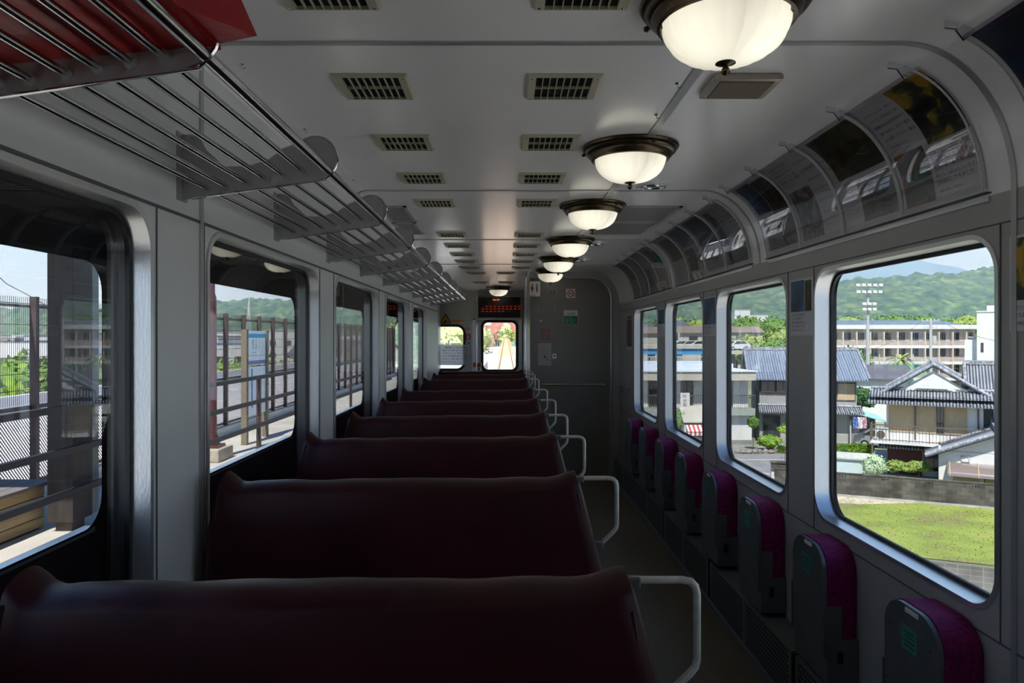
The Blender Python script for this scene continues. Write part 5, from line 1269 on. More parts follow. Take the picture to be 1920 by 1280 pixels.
# stair block
q = P(1853, 702, 112.0); t = thing('stair_tower', 'tall plain white concrete block at the right edge of the large window', 'building', (q.x, q.y, G), radians(-35)); zt_ = P(0,583,112).z-G
mb = MB(); mb.box(-1.5, 7, 0, 8, 0, zt_); mb.box(-.2, 3.5, .5, 6, zt_, zt_+.9); mb.box(-3.2, -1.5, 1.5, 8, 0, zt_-4.5); mb.build('wall', m_plaster, t, world=False); mb = MB(); mb.box(-1.6, 7.1, -.1, 8.1, zt_-.15, zt_+.05); mb.build('parapet', m_wht, t, world=False)
for z in (zt_-6.5, zt_-9.5): win(t, -1.0, -.6, z, z+1.5, 0, mull=0)
mb = MB(); mb.lathe([(.05,0),(.5,.15),(.62,.4)], (-2.2, 3, zt_-4.4), 14); mb.build('satellite_dish', m_white, t, world=False)
# ---- far buildings on the hill behind the second window, and town right
for k, (px, py, Y, w_, h_, rz, wi, ri, fl_, lb) in enumerate([
  (1405,613,330,17,5.5,-.05,m_plaster,m_rf[3],True,'long white apartment block below the hill in the second window'),
  (1392,612,325,7,7.5,-.05,m_plaster,m_rf[3],True,'white stair block of the apartments below the hill'),
  (1300,652,120,9,3.6,-.2,m_cream,m_rf[1],False,'brown roofed low house above the blue girder'),
  (1286,650,140,7,5.2,.9,m_plaster,m_rf[0],False,'white gabled shed above the blue girder, left in the third window'),
  (1218,652,120,8,3.5,.1,m_cream,m_rf[1],False,'brown roofed house in the farthest right window'),
  (1232,640,150,7,3.6,.1,m_plaster,m_rf[0],False,'dark roofed house in the farthest right window'),
  (1390,648,150,9,4,0,m_cream,m_rf[1],False,'low brown roofed house behind the blue-grey tiled roof'),
  (1640,765,72,6,4.2,-.3,m_plaster,m_rf[0],False,'small grey roofed house left of the big tiled house')]):
    small_house(lb, px, py, Y, w_, h_, rz, wi, ri, 'background buildings right', flat=fl_)
# teal roofed lean-to, laundry, car, hedge, shed
q = P(1592, 812, 56.0); t = thing('carport', 'open carport with pale teal roof beside the tiled house', 'carport', (q.x, q.y, G), radians(-14)); mb = MB(); mb.prism([(0,-.5,2.75),(2.7,-.9,2.0),(2.7,3,2.2),(0,3,3.0)], (0,0,0), (0,0,-.08)); mb.build('roof', M('teal_sheet_roof', (.30,.55,.50), .5), t, world=False); mb = MB()
for x, y in ((.1,0),(2.5,-.4),(.1,2.8),(2.5,2.8)): mb.box(x-.05,x+.05,y-.05,y+.05,0,2.0)
mb.build('post', m_lframe, t, world=False)
mb = MB(); mb.box(.4, 2.6, 2.9, 3.1, 0, 2.1); mb.build('back_wall', M('blue_grey_wall', (.22,.34,.45), .8), t, world=False)
for k in range(3):
    q = P(1604+8*k, 790, 54.5); mb = MB(); vs = [(q.x-.18+.36*i/4+.02*(j%2), q.y+.06*sin(i*2.1+j), q.z+.35-.22*j) for j in range(5) for i in range(5)]; mb.add(vs, [(j*5+i, j*5+i+1, (j+1)*5+i+1, (j+1)*5+i) for j in range(4) for i in range(4)])
    o = mb.build('laundry_towel', [M('cloth_blue_print', (.10,.16,.45), .9, var=.8, vscale=6), m_wht, M('cloth_red_print', (.5,.3,.35), .9, var=.6, vscale=6)][k]); sm = o.modifiers.new('s', 'SOLIDIFY'); sm.thickness = .01; tag(o, ['blue patterned','white','pinkish'][k]+' cloth drying under the teal carport roof', 'laundry', 'laundry under the carport')
q = P(1656, 820, 55.0)
def car(lb, p, rz, mat, sc_=1.0, grp='cars'):
    t = thing('car', lb, 'car', p, rz, grp)
    mb = MB(); o1 = [(-2.0,.25),(-2.05,.65),(-1.9,.85),(-1.2,.92),(-.5,1.42),(.9,1.45),(1.6,1.0),(1.95,.9),(2.05,.6),(2.0,.25)]; mb.prism([(x*sc_, -.8, z*sc_) for x, z in o1], (0,0,0), (0,1.6,0)); mb.build('body', mat, t, world=False)
    mb = MB(); g = [(-1.05,.93),(-.5,1.34),(.85,1.37),(1.35,.98)]; mb.prism([(x*sc_, -.82, z*sc_) for x, z in g], (0,0,0), (0,1.64,0)); mb.build('windows', m_dkwin, t, world=False)
    for x in (-1.25, 1.25):
        for y in (-.83, .63): mb = MB(); mb.tube([(x*sc_, y, .3), (x*sc_, y+.2, .3)], .3, 14); w_ = mb.build('wheel', m_black, t, world=False); mb = MB(); mb.tube([(x*sc_, y-.01, .3), (x*sc_, y+.21, .3)], .17, 12); mb.build('hubcap', m_alu, w_, world=False)
    return t
m_carw = M('car_white', (.65,.65,.66), .25, 0, .5, coat=.5); m_carg = M('car_silver', (.40,.41,.43), .3, .5, coat=.5)
car('silver car parked behind the hedge beside the big tiled house', (q.x, q.y, G), radians(150), m_carg)
for k, px in enumerate((1277, 1292, 1308, 1370, 1380)): p = P(px, 655, 104); car('%s small parked car above the blue girder, counted from the left' % ORD[k], (p.x, 104, P(0,656.5,104).z), .1*k, m_carw, grp='parked cars above the girder')
p = P(1335, 656, 104); t = thing('parking_deck', 'pale raised parking deck above the blue girder', 'deck', (p.x, 104, p.z)); mb = MB(); mb.box(P(1150,0,104).x, P(1400,0,104).x, 101, 112, P(0,663,104).z, P(0,656.5,104).z); mb.build('deck_slab', m_cream, t); mb = MB(); 
for k in range(5): x = P(1170+50*k,0,104).x; mb.box(x-.3, x+.3, 103, 103.6, G, P(0,662,104).z)
mb.build('pier', m_road, t)
a = P(1556, 860, 49.0); b = P(1640, 855, 49.0); t = thing('hedge', 'clipped bright green hedge left of the big tiled house', 'hedge', (a.x, a.y, G)); mb = MB(); rnd = random.Random(4); L = b.x-a.x; mb.box(0, L, 0, .9, 0, 1.0)
for _ in range(2600):
    x = rnd.uniform(0,L); f_ = rnd.random(); c = Vector((x, 0, rnd.uniform(0,1.05))) if f_ < .5 else Vector((x, rnd.uniform(0,.9), 1.03)); t1 = Vector((rnd.gauss(0,1),rnd.gauss(0,1),rnd.gauss(0,1))).normalized()*.07; t2 = t1.cross(Vector((.3,.5,.8))).normalized()*.05; mb.add([c-t1,c+t2,c+t1,c-t2], [(0,1,2,3)])
mb.build('foliage', m_leafB, t, world=False)
a = P(1566, 892, 42.5); t = thing('garden_shed', 'low pale blue shed with flat rusty-edged roof behind the block wall', 'shed', (a.x, a.y, G), WANG); mb = MB(); mb.box(0, 2.1, 0, 2.2, 0, 1.28); mb.build('wall', M('pale_blue_sheet', (.50,.60,.62), .6), t, world=False); mb = MB(); mb.box(-.1, 2.25, -.12, 2.3, 1.28, 1.36); mb.build('roof', M('sheet_roof', (.50,.52,.46), .6, var=.2, vscale=3), t, world=False)
def bush(lb, px, py, Y, R, mat, sq=.8, n=500, s=.09, seed=1, h=None, nm='shrub'):
    p = P(px, py, Y); return tree(nm, lb, 'shrub', (p.x, p.y, G), h or R*1.5, R, mat, n, s, seed, nb=5, sq=sq, trunk=True)
bush('light leafy shrub above the block wall beside the pale shed', 1640, 885, 41, .62, M('leaf_pale', (.30,.42,.22), .8, col2=(.5,.6,.42), vscale=8), 1.0, 700, .08, 2, 1.75)
bush('pruned pine-like shrub behind the block wall, left one', 1683, 892, 41.2, .62, m_leafY, .45, 600, .08, 3, 1.35); bush('pruned pine-like shrub behind the block wall, right one', 1722, 893, 41.0, .60, m_leafY, .45, 600, .08, 5, 1.35)
bush('round clipped topiary beside the road in the second window', 1471, 838, 40.8, .34, m_leafB, .8, 300, .07, 6, 3.5); bush('small round topiary low beside the gate pier', 1466, 850, 41.5, .30, m_leafB, .8, 300, .07, 7, 2.2)
bush('low green shrub by the kerb in front of the flat-roofed building', 1442, 842, 53.5, .75, m_leafB, .7, 500, .1, 8, 1.2); bush('slim upright shrub by the doorway of the flat-roofed building', 1412, 838, 53.5, .42, m_leafA, 1.2, 300, .09, 9, 2.6)
bush('green shrub left of the shop kiosk', 1268, 838, 48.2, .7, m_leafA, 1.2, 500, .1, 10, 3.6)
# stones around planting
q = P(1412, 838, 53); t = thing('stone_border', 'low ring of garden stones around the slim shrub', 'stones', (q.x-1.5, q.y-.8, G))
rnd = random.Random(2)
for k in range(9): mb = MB(); mb.sphere((q.x-1.5+.42*k, q.y-.9, G+.12), .24, 8, 6, .4, k, (1,1,.8)); mb.build('stone', M('garden_stone', (.25,.21,.18), .9, var=.3, vscale=5), t)
# trees on the right
for k, (nm, lb, px, py, Y, h, R, mt, sd) in enumerate([
  ('broadleaf_tree','large round green tree left of the school', 1592, 700, 84, 7.2, 3.3, m_leafA, 11),
  ('broadleaf_tree','dense green tree behind the blue-grey roof in the second window', 1455, 660, 96, 8.4, 2.7, m_leafA, 12),
  ('broadleaf_tree','lighter tree left of the dense green tree in the second window', 1412, 655, 140, 9.0, 3.6, m_leafY, 13),
  ('broadleaf_tree','small tree at the left edge of the second window above the roofs', 1380, 655, 150, 8.5, 3.4, m_leafA, 14),
  ('broadleaf_tree','tree above the brown roof in the third window', 1278, 640, 170, 11, 4.5, m_leafA, 15),
  ('broadleaf_tree','right-hand tree in the third window', 1312, 640, 175, 10, 4.4, m_leafY, 16),
  ('broadleaf_tree','tree above the houses in the farthest right window', 1214, 640, 160, 10, 4.2, m_leafY, 17),
  ('broadleaf_tree','small dark garden tree left of the big tiled house', 1615, 765, 66, 3.8, 1.1, m_leafD, 18)]):
    p = P(px, py, Y); tree(nm, lb, 'tree', (p.x, p.y, G), h if k not in (4,5,6) else h+1, R, mt, 1500, .22 if Y < 100 else .36, sd)
# bamboo and wood belt at the foot of the right hill
for k in range(26):
    px = 1200+28*k; Y = 250+ (k*37 % 60); x = (px-VX)/F*Y
    tree('woodland_tree', '%s at the foot of the wooded hill beyond the right windows' % ['pale bamboo-green tree','mid green tree'][k % 2], 'tree', (x, Y, hill(x, Y)-1), 13+(k*7 % 5), 8, [m_leafY, m_leafA][k % 2], 1100, .55, 40+k, 'trees at the foot of the right hill', trunk=False)
# palm
q = P(1690, 700, 90); t = thing('palm_tree', 'single palm tree in front of the school', 'palm', (q.x, 90, G)); mb = MB(); mb.tube([(0,0,0),(.1,0,3.2),(0,0,5.6)], [.3,.22,.2], 8); mb.build('trunk', m_bark, t, world=False)
mb = MB(); rnd = random.Random(8)
for k in range(46):
    a = rnd.uniform(0, 2*pi); el = rnd.uniform(-.9, 1.2); L = rnd.uniform(1.5, 2.3); d = Vector((cos(a), sin(a), 0)); c = Vector((0,0,5.8)); pts = [c+d*(L*s_*cos(el*.7))+Vector((0,0,L*(s_*sin(el)-.55*s_*s_))) for s_ in (0,.35,.7,1)]
    sd = Vector((-sin(a), cos(a), 0))*.22
    mb.add([p-sd*w_ for p, w_ in zip(pts, (.2,1,1,.1))]+[p+sd*w_ for p, w_ in zip(pts, (.2,1,1,.1))], [(i,i+1,5+i,4+i) for i in range(3)])
mb.build('fronds', m_leafY, t, world=False)
# floodlight tower
q = P(1627, 735, 78); t = thing('floodlight_tower', 'tall grey floodlight mast with white lamps before the hills', 'floodlight', (q.x, 78, G)); zt_ = P(0,537,78).z-G; z2 = P(0,572,78).z-G
mb = MB(); mb.tube([(0,0,0),(0,0,zt_*.6),(0,0,zt_)], [.24,.18,.12], 10); mb.build('mast', m_lframe, t, world=False); m_lampw = M('floodlight_white', (.75,.75,.76), .4)
for (z, n, w_) in ((zt_, 5, 1.25), (zt_-.75, 5, 1.2), (z2, 3, .55), (z2-.6, 3, .55)):
    mb = MB(); mb.bar((-w_,-.2,z), (w_,-.2,z), .07); mb.build('crossarm', m_lframe, t, world=False)
    for k in range(n): x = -w_+2*w_*k/(n-1); mb = MB(); mb.box(x-.2, x+.2, -.45, -.25, z, z+.28, .04); mb.build('floodlight_head', m_lampw, t, world=False)
# utility poles and wires
def pole(lb, px, pyt, Y, base=None, arms=True):
    p = P(px, pyt, Y); zt = p.z-G; t = thing('utility_pole', lb, 'utility pole', (p.x, Y, G)); mb = MB(); mb.tube([(0,0,0),(0,0,zt)], [.19,.12], 8); mb.build('pole_shaft', m_lframe, t, world=False)
    if arms:
        for z, w_ in ((zt-.3,.9),(zt-1.0,.7),(zt-4.4,1.0)):
            mb = MB(); mb.bar((-w_,0,z), (w_,0,z), .07); 
            mb.build('crossarm', m_lframe, t, world=False)
            for x in (-w_*.9,-w_*.4,w_*.4,w_*.9): mb = MB(); mb.tube([(x,0,z),(x,0,z+.22)], .06, 6); mb.build('insulator', m_wht, t, world=False)
        mb = MB(); mb.tube([(.35,0,zt-2.6),(.35,0,zt-1.8)], .22, 10); mb.build('transformer', m_lframe, t, world=False)
    return p
p1 = pole('grey utility pole with crossarms in front of the school', 1745, 596, 72); p2 = pole('thin utility pole left of the floodlight mast, low against the school', 1600, 655, 76)
p3 = pole('utility pole in the third right window', 1273, 623, 110, arms=False); p4 = pole('small utility pole right in the third window', 1299, 622, 140, arms=False)
t = thing('power_lines', 'thin power lines strung from the utility poles over the roofs', 'wire', p1)
for (a, b, sg) in ((p1+Vector((-.8,0,-.2)), p2+Vector((0,0,-.2)), .8), (p1+Vector((.8,0,-.2)), P(1990,640,60), 1.0), (p1+Vector((.6,0,-4.3)), P(1990,700,60), 1.0), (p2, P(1480,715,52), .8)):
    mb = MB(); mb.tube([a.lerp(b, k/12)-Vector((0,0,sg*4*(k/12)*(1-k/12))) for k in range(13)], .018, 5); mb.build('wire', m_rail, t)
# green ball net before the school
t = thing('ball_net', 'tall green ball-stop net on thin poles in front of the school', 'net', (P(1660,0,82).x, 82, G)); a = P(1618, 740, 82); b = P(1745, 680, 82); mb = MB()
n = 60
for k in range(n+1): x = a.x+(b.x-a.x)*k/n; mb.bar((x,82,a.z), (x,82,b.z), .02)
for k in range(26): z = a.z+(b.z-a.z)*k/25; mb.bar((a.x,82,z), (b.x,82,z), .02)
mb.build('netting', M('green_net', (.10,.40,.30), .7), t); mb = MB()
for k in range(5): x = a.x+(b.x-a.x)*k/4; mb.tube([(x,82.1,G),(x,82.1,b.z+1)], .06, 6)
mb.build('net_pole', m_lframe, t)
q = P(1700, 720, 74); t = thing('ochre_wall', 'low ochre wall behind the roof of the small grey roofed house', 'wall', (q.x, q.y, G)); mb = MB(); mb.box(P(1592,0,74).x, P(1650,0,74).x, 74, 74.3, G, P(0,715,74).z); mb.build('wall_body', m_cream, t)
# ================================================================ STATION SIDE (left) AND TRACK AHEAD
m_conc = M('platform_concrete', (.44,.415,.37), .9, var=.10, vscale=1.1, bump=.2, bscale=20)
mb = MB(); mb.box(-6.2, -1.55, -6, 60, PZ-1.1, PZ); o = mb.build('platform', m_conc); o['kind'] = 'structure'
mb = MB(); mb.box(-6.15, -5.75, -6, 60, PZ, PZ+.12); o = mb.build('trim_platform_kerb', M('pale_kerb', (.60,.57,.50), .9)); o['kind'] = 'structure'
m_steel = M('brown_painted_steel', (.085,.06,.058), .45, .2, var=.15, vscale=5); m_steelt = M('dark_rail_paint', (.018,.018,.022), .5, .0, .3)
# guard railing
rr0 = thing('guard_railing', 'dark three-bar steel guard railing on the platform beside the train', 'railing', (-4.22, 10, PZ)); zs = [EYE-.67, EYE-1.08, EYE-1.49]
for z in zs: mb = MB(); mb.box(-4.25, -4.19, -2, 26, z-.035, z+.025); mb.build('rail', m_steelt, rr0)
for y in [F*4.22/(VX-487)+3.6*k for k in range(-3, 4)]: mb = MB(); mb.box(-4.265, -4.205, y-.04, y+.04, PZ, EYE-.66); mb.build('post', m_steel, rr0)
# tall fence
fn = thing('platform_fence', 'tall brown wire mesh fence with expanded metal base along the platform', 'fence', (-5.9, 12, PZ)); FX = -5.9; ztf = EYE+.478; zm = EYE-.86
bay_up = MB()
for k in range(28): y = (k+.5)/28; bay_up.bar((FX, y, zm+.04), (FX, y, ztf+.02), .0048)
for z in (zm+.22, zm+.42, zm+.62, zm+.82, zm+1.02, ztf-.06): bay_up.bar((FX+.008, 0, z), (FX+.008, 1, z), .009)
bay_rail = MB(); bay_rail.bar((FX,0,ztf-.09), (FX,1,ztf-.09), .035); bay_rail.bar((FX,0,zm), (FX,1,zm), .05, .05); bay_rail.bar((FX,0,PZ+.16), (FX,1,PZ+.16), .05, .04)
bay_lo = MB(); ny, nz = 22, 34; z0_, z1_ = PZ+.18, zm-.02
for j in range(nz):
    za = z0_+(z1_-z0_)*j/nz; zb = z0_+(z1_-z0_)*(j+1)/nz; zc = (za+zb)/2; h = (zb-za)*.34
    for i in range(ny):
        ya = (i+(j % 2)*.5)/ny; yb = ya+1/ny; ym = (ya+yb)/2
        if yb > 1.001: continue
        for (p, q, zz) in ((ya, ym, 1), (ym, yb, -1)):
            z_a = zc-(zb-za)*.5*zz; z_b = zc+(zb-za)*.5*zz
            bay_lo.add([(FX, p, z_a-h), (FX, q, z_b-h), (FX+.004, q, z_b+h), (FX+.004, p, z_a+h)], [(0,1,2,3)])
y0f = 3.8; firstb = None; NB = 34
for k in range(NB):
    y = y0f+k
    if firstb is None:
        A = MB(); A.__dict__.update(bay_up.__dict__); 
        objs = []
        for nm, b_, mt in (('wire_mesh', bay_up, m_steel), ('frame_rail', bay_rail, m_steel), ('expanded_metal', bay_lo, M('expanded_metal_grey', (.16,.10,.10), .5, .3))):
            o = b_.build(nm, mt, None); o.parent = fn; o.location = Vector((0, y, 0))-fn.location; objs.append(o)
        firstb = objs
    else:
        for o in firstb:
            c = o.copy(); COL.objects.link(c); c.parent = fn; c.location = Vector((0, y, 0))-fn.location
    mb = MB(); mb.box(FX+.01, FX+.09, y-.033, y+.033, PZ, ztf+.03); mb.build('post', m_steel, fn)
# pale light surface beyond the fence (river bank road)
m_bank = M('pale_bank_road', (.62,.60,.60), .9, var=.1, vscale=.3)
mb = MB(); mb.add([(-16,-2,EYE-2.35), (-6.6,-2,EYE-2.35), (-6.6,70,EYE-2.35), (-16,70,EYE-2.35)], [(0,1,2,3)]); mb.box(-16.3,-16,-2,70,EYE-2.4,EYE-1.9); o = mb.build('bank_road', m_bank); o['kind'] = 'structure'
# lattice rail structure on the bank at far left
# station name sign
sg = thing('station_sign', 'white station name board between two tan posts with light blue top stripe', 'station sign', (-4.76, 13.5, PZ)); m_tanp = M('tan_post', (.20,.165,.115), .6, var=.1, vscale=4); SXp = -4.76
for y, lbp in ((12.92,''),(14.02,'')): mb = MB(); mb.box(SXp-.05, SXp+.05, y-.05, y+.05, PZ, EYE+.15); mb.build('post', m_tanp, sg)
m_sgn = M('sign_pale_blue_white', (.82,.90,.93), .35); mb = MB(); mb.box(SXp-.02, SXp+.02, 12.97, 13.97, EYE-.52, EYE+.13); bd = mb.build('name_board', m_sgn, sg)
mb = MB(); mb.box(SXp-.02, SXp+.02, 12.97, 13.97, EYE-1.45, EYE-.55); lo = mb.build('lower_board', m_sgn, sg)
mb = MB(); mb.box(SXp+.02, SXp+.024, 12.97, 13.97, EYE-.0, EYE+.075); mb.build('blue_stripe', M('stripe_light_blue', (.02,.36,.65), .4), bd)
mb = MB(); mb.box(SXp+.02, SXp+.024, 12.97, 13.97, EYE-.50, EYE-.43); mb.build('purple_stripe', M('stripe_purple', (.22,.17,.42), .4), bd)
mb = MB(); mb.box(SXp+.02, SXp+.024, 13.20, 13.26, EYE-1.3, EYE-.58); mb.build('blue_band', M('stripe_blue', (.05,.20,.6), .4), lo)
sf = plane_fn((SXp+.024, 12.97, EYE), (0,1,0), (0,0,1)); mb = MB()
for k, s in enumerate('四万十'): put_text(mb, s, lambda a, b: sf(a, b), h=.055, w=.11, x=.28, y=-.09-.065*k, bold=.02); 
for k, s in enumerate('中村駅'): put_text(mb, s, lambda a, b: sf(a, b), h=.055, w=.10, x=.44, y=-.09-.065*k)
for k, s in enumerate('しまんと'): put_text(mb, s, lambda a, b: sf(a, b), h=.04, w=.06, x=.62, y=-.08-.05*k)
for k, s in enumerate('なかむら'): put_text(mb, s, lambda a, b: sf(a, b), h=.045, w=.07, x=.80, y=-.12-.055*k)
put_text(mb, 'Nakamura', lambda a, b: sf(a, b), h=.03, w=.4, x=.28, y=-.29); mb.build('lettering', m_ink, bd)
mb = MB(); mb.box(SXp+.024, SXp+.026, 13.02, 13.9, EYE-.335, EYE-.331); mb.build('rule_line', m_ink, bd)
# red-brown canopy column with concrete footing
cy = 11.35; cx = -4.70
t = thing('canopy_column', 'red-brown round steel column on a concrete block seen in the second left window', 'column', (cx, cy, PZ)); m_rb = M('red_brown_paint', (.085,.032,.032), .3, .1, coat=.3)
mb = MB(); mb.lathe([(.115,.25),(.115,.32),(.07,.42),(.065,2.5),(.062,2.6),(.04,2.66),(.04,4.4)], (cx,cy,PZ), 20); mb.build('shaft', m_rb, t, smooth=True)
mb = MB(); mb.box(cx-.22, cx+.22, cy-.3, cy+.3, PZ, PZ+.2, .02); mb.build('footing', M('footing_concrete', (.38,.34,.28), .9, var=.2, vscale=6), t); mb = MB(); mb.box(cx-.15,cx+.15,cy-.15,cy+.15,PZ+.2,PZ+.25); mb.build('base_plate', m_rb, t)
# broad timber-clad column and pipe
cx, cy = -4.46, 7.26
t = thing('timber_column', 'broad dark timber-clad column in the nearest left window', 'column', (cx, cy, PZ)); m_dt = M('dark_timber_cladding', (.035,.028,.026), .6, var=.3, vscale=3, stretch=(6,6,.5))
mb = MB(); mb.box(cx-.13, cx+.13, cy-.17, cy+.17, PZ+.10, EYE+1.0, .01); mb.build('cladding', m_dt, t); mb = MB(); mb.box(cx-.08, cx+.08, cy-.11, cy+.11, PZ, PZ+.12); mb.build('base', m_steel, t)
mb = MB(); mb.box(cx+.03, cx+.10, cy+.18, cy+.33, PZ+.1, EYE+1.0); mb.build('side_plank', M('grey_side_plank', (.22,.24,.23), .6, var=.15, vscale=3), t)
t = thing('platform_canopy', 'dark platform canopy roof carried by the timber column', 'canopy', (-4.5, 5, EYE+1.3)); mb = MB(); mb.box(-6.5, -3.2, 5.3, 7.4, EYE+1.3, EYE+1.36); mb.build('roof', m_steel, t); mb = MB(); mb.box(-4.52,-4.40,5.4,7.35,EYE+1.0,EYE+1.3); mb.build('beam', m_steel, t)  # out-of-view canopy inferred from the columns, its length cut to shape the shade
# timber bench box
t = thing('timber_planter_bench', 'long timber box bench behind the railing at the lower left', 'bench', (-5.1, 6.4, PZ)); m_plank = pattern_mat('weathered_planks', 'Z', (.26,.17,.075), (.34,.24,.12), .9, .8, (1,1,1), .3, .25)
m_plank = M('weathered_planks2', (.34,.24,.12), .75, col2=(.50,.37,.20), vscale=2.2, stretch=(1,.6,9), bump=.3, bscale=5)
for k in range(4):
    mb = MB(); mb.box(-5.45, -4.75, 4.6, 7.30, PZ+.02+.105*k, PZ+.118+.105*k, .006); mb.build('side_plank', m_plank, t)
for k in range(5): mb = MB(); mb.box(-5.52+.165*k, -5.362+.165*k, 4.5, 7.40, PZ+.44, PZ+.475, .004); mb.build('top_plank', M('grey_top_planks', (.16,.14,.135), .7, var=.2, vscale=4, stretch=(9,.5,1)), t)
# lattice mast, wire
p = P(467, 557, 420); t = thing('lattice_mast', 'thin white lattice mast on the hill in the second left window', 'mast', (p.x, p.y, p.z-22)); mb = MB()
for s in ((-1,-1),(1,-1),(1,1),(-1,1)): mb.bar((s[0]*1.3, s[1]*1.3, 0), (0,0,22), .25)
for k in range(8): w_ = 1.3*(1-k/8); mb.bar((-w_,-w_,22*k/8), (w_*.9,-w_*.9,22*(k+1)/8), .16); mb.bar((w_,-w_,22*k/8), (-w_*.9,-w_*.9,22*(k+1)/8), .16)
mb.build('lattice', m_wht, t, world=False)
a = P(-60, 465, 14); b = P(62, 558, 20); t = thing('power_lines', 'single thin wire crossing the sky in the nearest left window', 'wire', a); mb = MB(); mb.tube([a, a.lerp(b, .5)-Vector((0,0,.15)), b, P(200, 640, 30)], .012, 5); mb.build('wire', m_rail, t)
# shrubs and trees along the left bank
for k in range(14):
    px = [-60,20,70,130,185,240,415,450,500,545,590,640,680,720][k]; Y = [38,42,46,50,44,60,70,82,76,90,84,95,88,100][k]; x = (px-VX)/F*Y
    ht = 5.6 if k < 6 else 6.3-.004*Y*0
    tree('bank_tree', 'round bright green tree on the bank behind the platform fence', 'tree', (x, Y, G), 8.5-(38 if k < 6 else 42)/F*Y, 4.0 if k < 6 else 4.6, [m_leafB, m_leafA, m_leafY][k % 3], 1500, .26, 70+k, 'trees on the bank left', trunk=True)
# town on the left: houses at the foot of the hills
rnd = random.Random(21)
placed = [(-80,120),(-57,150),(-78,190),(-54,170)]
def free(x, Y, r=13):
    if any((x-a)**2+(Y-b)**2 < r*r for a, b in placed): return False
    placed.append((x, Y)); return True
for k in range(60):
    for _try in range(40):
        px = rnd.uniform(-60, 720); Y = rnd.uniform(130, 330); x = (px-VX)/F*Y; z = hill(x, Y)
        if free(x, Y): break
    else: continue
    w_ = rnd.uniform(6, 13); h_ = rnd.uniform(5, 8.5)
    fl_ = rnd.random() < .35
    if fl_: h_ += 1.5; w_ += 3
    small_house('pale building of the town at the foot of the hills on the left', px, 0, Y, w_, h_, rnd.uniform(-.6,.6), [m_plaster, m_cream][k % 2], m_rf[rnd.randrange(4)], 'town buildings left', flat=fl_, base=z)
# two larger ones
for (px, Y, w_, h_, rz, lb) in ((60, 120, 13, 7.4, .35, 'large grey gabled hall in the nearest left window'), (446, 150, 12, 6.2, .3, 'wide hall with pale roof behind the fence in the second left window'), (405, 190, 16, 9.8, .2, 'white multi-storey block in the second left window'), (526, 170, 7, 10.2, .2, 'narrow white tower block right in the second left window')):
    x = (px-VX)/F*Y; small_house(lb, px, 0, Y, w_, h_, rz, m_plaster, m_rf[3], 'town buildings left, larger', flat=h_ > 9, base=hill(x, Y))
# second right-hand belt of town behind
for k in range(26):
    for _try in range(30):
        px = rnd.uniform(1190, 1900); Y = rnd.uniform(165, 235); x = (px-VX)/F*Y
        if free(x, Y): break
    else: continue
    small_house('pale town building between the trees below the right-hand hill', px, 0, Y, rnd.uniform(6,11), rnd.uniform(4.5,7), rnd.uniform(-.5,.5), [m_plaster, m_cream][k % 2], m_rf[rnd.randrange(4)], 'town buildings right', base=hill(x, Y))
# ---- track ahead
m_ball = M('ballast', (.44,.27,.15), .95, var=.25, vscale=3, bump=.8, bscale=6); m_railm = M('rail_steel', (.20,.10,.07), .5, .3); m_slp = M('concrete_sleeper', (.44,.36,.29), .9); m_emb = M('embankment_gravel', (.42,.39,.33), .95, var=.25, vscale=.8)
tz = lambda y: EYE-3.0+.0128*y
ys = [13.8, 30, 50, 80, 110, 140, 175, 230]
mb = MB()
for xs in ((-1.25,1.2,0,0),):
    pr = [(-1.2,-.55),(-.72,-.14),(.72,-.14),(1.2,-.55)]
    vs = [(x, y, tz(y)+z) for y in ys for x, z in pr]; mb.add(vs, [(j*4+i, j*4+i+1, (j+1)*4+i+1, (j+1)*4+i) for j in range(len(ys)-1) for i in range(3)])
o = mb.build('ballast_bed', m_ball); o['kind'] = 'structure'
mb = MB(); pr = [(-14,-7.5),(-5.5,-.9),(-1.4,-.52),(1.5,-.52),(3.6,-.7),(10,-7.5)]; vs = [(x, y, tz(y)+z) for y in ys[:6] for x, z in pr]; mb.add(vs, [(j*6+i, j*6+i+1, (j+1)*6+i+1, (j+1)*6+i) for j in range(5) for i in range(5)]); o = mb.build('embankment', m_emb); o['kind'] = 'structure'
t = thing('railway_track', 'single railway track running straight ahead to the truss bridge', 'track', (0, 60, tz(60)))
for s in (-1, 1):
    mb = MB(); 
    for a, b in zip(ys, ys[1:]): mb.bar((s*.56, a, tz(a)-.04), (s*.56, b, tz(b)-.04), .075, .14)
    mb.build('rail', m_railm, t)
sm_ = MB(); sm_.box(-1.0, 1.0, -.11, .11, -.18, -.10); y = 14.5; fs_ = None; cnt = 0
while cnt < 100:
    if fs_ is None: fs_ = sm_.build('sleeper', m_slp, None, world=False); fs_.parent = t; o = fs_
    else: o = fs_.copy(); COL.objects.link(o); o.parent = t
    o.location = Vector((0, y, tz(y)))-t.location; y += .68; cnt += 1
q = Vector((.1, 40, tz(40))); t = thing('track_plate', 'small white marker plate between the rails', 'marker', q); mb = MB(); mb.box(-.15,.35,39.7,40.1,q.z-.09,q.z-.05,.005); mb.build('plate', m_wht, t)
# white cable fence left of the track
t = thing('line_side_fence', 'pale handrail fence running along the left side of the track', 'fence', (-3.4, 50, tz(50))); m_pf = M('pale_blue_rail', (.45,.55,.60), .5)
for h in (.45, .85):
    mb = MB()
    for a, b in zip(ys[:6], ys[1:6]): mb.bar((-3.9, a, tz(a)-.6+h), (-3.9, b, tz(b)-.6+h), .06)
    mb.build('rail', m_pf, t)
for k in range(28): y = 16+4*k; mb = MB(); mb.bar((-3.9, y, tz(y)-.9), (-3.9, y, tz(y)+.3), .07); mb.build('post', m_pf, t)
